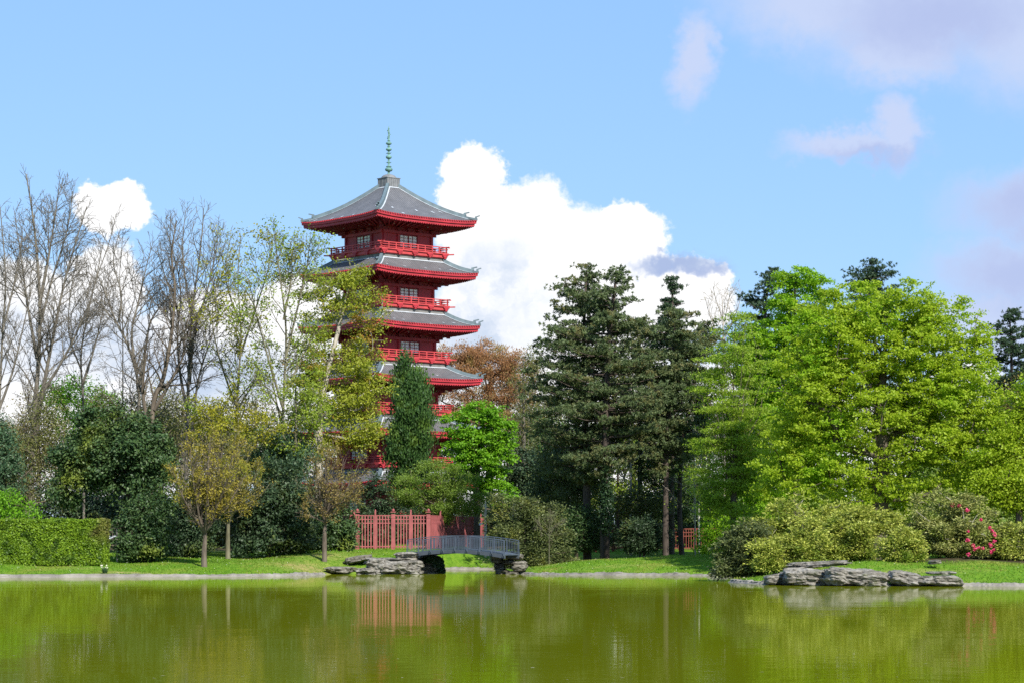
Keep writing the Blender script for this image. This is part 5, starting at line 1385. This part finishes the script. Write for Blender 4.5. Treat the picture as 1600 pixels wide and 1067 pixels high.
# ivy on the abutment, flowers
def leaf_patch(name, label, cat, px, Y, boxes, mat, n, size, stemmat='bark_dark', part='foliage', seed=3):
    rng = np.random.default_rng(seed); X = PX(px, Y); z0 = PZ(898, Y)
    root = empty(name, (X, Y, max(z0, 0)), label, cat); Cs = []; ch = []
    for (cx, cy, rx, ry, rd) in boxes:
        m = mpp(Y); d = unit(rng.normal(size=(n, 3))); d[:, 1] = -np.abs(d[:, 1])
        c = np.array([PX(cx, Y) - X, 0, PZ(cy, Y) - max(z0, 0)])
        Cs.append(c + d * (rng.uniform(0, 1, (n, 1)) ** 0.3) * [rx * m, rd, ry * m])
        for q in range(5):
            a = rng.uniform(-.7, .7) * rx * m
            ch.append(smooth_chain(np.array([(c[0] + a, 0.1, c[2] + ry * m), (c[0] + a * 1.1, -rd * .5, c[2]), (c[0] + a, -rd * .3, c[2] - ry * m)]), [.02, .018, .01], 3))
    V, Q = tubes(ch); np_mesh('stem', V, [Q], M[stemmat], root)
    C = np.concatenate(Cs); V, Q = leaf_quads(C, rng, *size, up=0.3, out=np.tile([0, -1.0, 0.2], (len(C), 1)), outw=0.8)
    V[:, 2] = np.maximum(V[:, 2], 0.02)
    np_mesh(part, V, [Q], M[mat], root)
leaf_patch('ivy', 'dark ivy hanging over the abutment under the bridge', 'ivy', 684, 177.0, [(684, 883, 11, 15, 0.5), (658, 887, 7, 10, .4), (676, 874, 16, 6, .4), (690, 892, 6, 7, .5)], 'f_ivy', 900, (0.16, 0.13))

def daffodils():
    X, Y = PX(164, 162.2), 162.2; g = gz(X, Y); rng = np.random.default_rng(9)
    root = empty('daffodil_clump', (X, Y, g), 'clump of white daffodils on the grass before the hedge end', 'flowers')
    n = 260; a = rng.uniform(0, 6.28, n); r = rng.uniform(0, .22, n); h = rng.uniform(.2, .5, n)
    base = np.stack([np.cos(a) * r * .4, np.sin(a) * r * .4, 0 * a], 1); tip = np.stack([np.cos(a) * r * 1.6, np.sin(a) * r * 1.6, h], 1)
    w = np.stack([-np.sin(a), np.cos(a), 0 * a], 1) * 0.014
    V = np.stack([base - w, base + w, tip + w * .3, tip - w * .3], 1).reshape(-1, 3)
    np_mesh('leaf_tuft', V, [np.arange(4 * n).reshape(-1, 4)], M['f_holly_blue'], root)
    f = 8; a = rng.uniform(0, 6.28, f); c = np.stack([np.cos(a) * .26, np.sin(a) * .26, rng.uniform(.42, .62, f)], 1)
    Vs = []; ch = []
    for p in c:
        ch.append((np.array([[p[0] * .2, p[1] * .2, 0], p * [.7, .7, .6], p]), np.array([.008, .007, .006])))
        for k in range(6):
            b = k * math.pi / 3; e1 = np.array([math.cos(b), -.3, math.sin(b)]) * .055; e2 = np.array([math.cos(b + .5), -.3, math.sin(b + .5)]) * .05; e3 = np.array([math.cos(b - .5), -.3, math.sin(b - .5)]) * .05
            Vs += [p, p + e3, p + e1, p + e2]
    V, Q = tubes(ch); np_mesh('stem', V, [Q], M['f_holly_blue'], root)
    np_mesh('petals', np.array(Vs), [np.arange(len(Vs)).reshape(-1, 4)], M['f_white'], root)
daffodils()
def floaters():
    rng = np.random.default_rng(21); n = 130
    y = rng.uniform(46, 158, n) ; x = rng.uniform(-.22, .22, n) * y
    k = shore_sd(x, y) < -1; x, y = x[k], y[k]; n = len(x)
    C = np.stack([x, y, np.full(n, .012)], 1)
    V, Q = leaf_quads(C, rng, .10, .07, up=60)
    tag(np_mesh('floating_leaves', V, [Q], M['f_floating']), 'small pale leaves floating on the pond', 'leaves', kind='stuff')
M['f_floating'] = foliage_mat('floating_leaf', (0.25, 0.22, 0.06), (0.6, 0.55, 0.35), None, .1)
floaters()
EXPO = 0.75
SKYMUL = (0.85, 0.92, 1.0); SKYPALE = ((1.75, 3.35, 6.1), 0.65)
LAV = (0.375, 0.42, 0.56); LAVD = (0.30, 0.335, 0.50)
WHT = (0.66, 0.66, 0.665); SHD = (0.36, 0.425, 0.53)
# ------------------------------------------------------------------ light, sky, camera
SUN_EL = math.radians(38); to_sun = Vector((0.46, -0.888, 0)).normalized()
az = math.atan2(to_sun.x, to_sun.y)
sv = Vector((to_sun.x * math.cos(SUN_EL), to_sun.y * math.cos(SUN_EL), math.sin(SUN_EL)))
sl = bpy.data.lights.new('sun', 'SUN'); sl.energy = 4.6; sl.angle = math.radians(0.5); sl.color = (1.0, 0.955, 0.88)
so = bpy.data.objects.new('sun', sl); link(so); so.rotation_euler = (-sv).to_track_quat('-Z', 'Y').to_euler(); so.location = (60, -60, 120)

w = bpy.data.worlds.new('World'); scene.world = w; w.use_nodes = True
nt = w.node_tree; nt.nodes.clear()
out = nt.nodes.new('ShaderNodeOutputWorld'); bg = nt.nodes.new('ShaderNodeBackground')
sky = nt.nodes.new('ShaderNodeTexSky'); sky.sky_type = 'NISHITA'; sky.sun_disc = False
sky.sun_elevation = SUN_EL; sky.sun_rotation = az; sky.air_density = 1.0; sky.dust_density = 0.4; sky.ozone_density = 1.0
def mth(op, a, b=None, c=None):
    n = nt.nodes.new('ShaderNodeMath'); n.operation = op
    for i, v in enumerate((a, b, c)):
        if v is None: continue
        if isinstance(v, bpy.types.NodeSocket): lk(nt, v, n.inputs[i])
        else: n.inputs[i].default_value = v
    return n.outputs[0]
gen = nt.nodes.new('ShaderNodeTexCoord').outputs['Generated']
sp = nt.nodes.new('ShaderNodeSeparateXYZ'); lk(nt, gen, sp.inputs[0])
A = mth('ARCTAN2', sp.outputs[0], sp.outputs[1]); E = mth('ARCSINE', sp.outputs[2])
cb = nt.nodes.new('ShaderNodeCombineXYZ')          # azimuth and height in hundredths of the focal length
lk(nt, mth('MULTIPLY_ADD', A, 36.0, 8.0), cb.inputs[0]); lk(nt, mth('MULTIPLY_ADD', E, -36.0, 8.36), cb.inputs[1])
UV = cb.outputs[0]
def vm(op, a, b):
    n = nt.nodes.new('ShaderNodeVectorMath'); n.operation = op
    for i, v in enumerate((a, b)):
        if isinstance(v, bpy.types.NodeSocket): lk(nt, v, n.inputs[i])
        else: n.inputs[i].default_value = v
    return n.outputs['Value' if op == 'LENGTH' else 'Vector']
def warp(vec, amps):
    v = vec
    for sc, am in amps:
        nz = noise_node(nt, vec, sc, 4, 0.6)
        o = vm('MULTIPLY', vm('SUBTRACT', nz.outputs['Color'], (0.5, 0.5, 0.5)), (am, am, 0))
        v = vm('ADD', v, o)
    return v
def cover(vec, blobs, soft, lo=None):
    tot = None
    for cx, cy, rx, ry in blobs:
        d = vm('MULTIPLY', vm('SUBTRACT', vec, (cx, cy, 0)), (1 / rx, 1 / ry, 0))
        l = vm('LENGTH', d, (0, 0, 0))
        k = mrange(nt, l, 1 + soft, 1 - soft, 0, 1)
        tot = k if tot is None else mth('MAXIMUM', tot, k)
    return tot
hard = warp(UV, [(1.1, 0.45), (3.0, 0.36), (8.0, 0.20), (24.0, 0.06)])
softv = warp(UV, [(0.9, 0.9), (2.6, 0.5), (7.0, 0.2)])
white = [(7.40, 2.95, .60, .62), (7.55, 3.6, .75, .8), (8.3, 3.75, .85, .85), (8.9, 4.2, 1.0, 1.0), (9.75, 3.80, .75, .58), (9.95, 4.4, .62, .75), (9.3, 5.0, 1.6, 1.1), (8.0, 5.0, 1.3, 1.0), (7.6, 4.3, .75, .8), (10.6, 4.75, .9, .45), (10.9, 4.35, .55, .30),
         (1.80, 3.38, .55, .44), (1.72, 4.6, .62, .7), (.3, 5.1, 1.2, .9), (3.4, 5.5, 1.2, .95), (4.8, 5.15, 1.0, .9), (5.6, 5.4, 1.3, 1.1), (-1.5, 5.2, 1.6, 1.0), (1.0, 6.4, 5.0, 1.5), (8.5, 6.8, 5.0, 1.3), (15.0, 6.6, 1.0, .9), (13.2, 7.2, 4.0, 1.1)]
shade = [(7.55, 4.6, .95, .75), (7.3, 5.2, 1.0, .8), (10.65, 4.12, .62, .14), (.9, 5.4, 1.9, .5), (3.0, 5.9, 1.8, .5)]
lav = [(14.3, .35, 1.9, .95), (13.0, .1, 1.7, .75), (15.9, .5, 1.3, 1.1), (14.0, 1.0, 1.0, .5), (10.85, 1.0, .32, .62), (13.2, 2.42, .95, .24), (14.0, 2.2, .36, .5), (16.3, 3.35, 1.4, .6), (15.9, 4.35, 1.3, .62), (15.6, 5.2, 1.3, .6), (20, 1.5, 3, 1.4), (-7, 1, 4, 1.2), (-7, 5.2, 4, 1.3), (24, 4.8, 4, 1.2), (31, 5.6, 5, 1.6), (-16, 4.6, 5, 1.6), (26, -6, 6, 3), (6, -10, 7, 3), (-10, -9, 6, 3.5)]
cw = cover(hard, white, 0.11)
cl = cover(softv, lav, 0.55)
cs = cover(softv, shade, 0.7)
cd = cover(softv, [(16.3, 3.4, 1.2, .5), (15.95, 4.4, 1.1, .5), (13.7, 2.6, .8, .16), (14.6, .5, 1.2, .5)], 0.8)
hz = mrange(nt, sp.outputs[2], 0.0, 0.24, 1.0, 0.0, False)
skyc = mixc(nt, 1.0, sky.outputs[0], SKYMUL, 'MULTIPLY')
pale = mixc(nt, SKYPALE[1], skyc, SKYPALE[0])
K = 1.0 / 0.1
lavc = mixc(nt, cd, tuple(K * x for x in LAV), tuple(K * x for x in LAVD))
c1 = mixc(nt, mth('MULTIPLY', cl, 0.85), pale, lavc)
nzs = noise_node(nt, hard, 0.8, 5, 0.6)
wcol = mixc(nt, mth('MULTIPLY', cs, mrange(nt, nzs.outputs[0], 0.28, 0.62)), tuple(K * x for x in WHT), tuple(K * x for x in SHD))
c2 = mixc(nt, cw, c1, wcol)
cdk = cover(softv, [(10.55, 4.12, .55, .13), (10.95, 4.22, .35, .1)], 0.6)
c2 = mixc(nt, mth('MULTIPLY', cdk, 0.8), c2, (2.3, 2.9, 4.6))
lk(nt, c2, bg.inputs[0]); bg.inputs[1].default_value = 0.1
lk(nt, bg.outputs[0], out.inputs[0])

cam = bpy.data.cameras.new('camera'); co = bpy.data.objects.new('camera', cam); link(co)
cam.sensor_width = 36.0; cam.lens = F / 1600 * 36.0
cam.shift_y = (HOR - 533.5) / 1600.0
cam.clip_start = 0.5; cam.clip_end = 6000
co.location = (0, 0, CAMH); co.rotation_euler = (math.radians(90), 0, 0)
scene.camera = co
scene.view_settings.view_transform = 'Standard'; scene.view_settings.look = 'None'
scene.view_settings.exposure = EXPO; scene.view_settings.gamma = 1.0
scene.cycles.max_bounces = 6; scene.cycles.transparent_max_bounces = 4
scene.cycles.diffuse_bounces = 3; scene.cycles.glossy_bounces = 3; scene.cycles.transmission_bounces = 3
try: scene.cycles.use_denoising = False
except Exception: pass
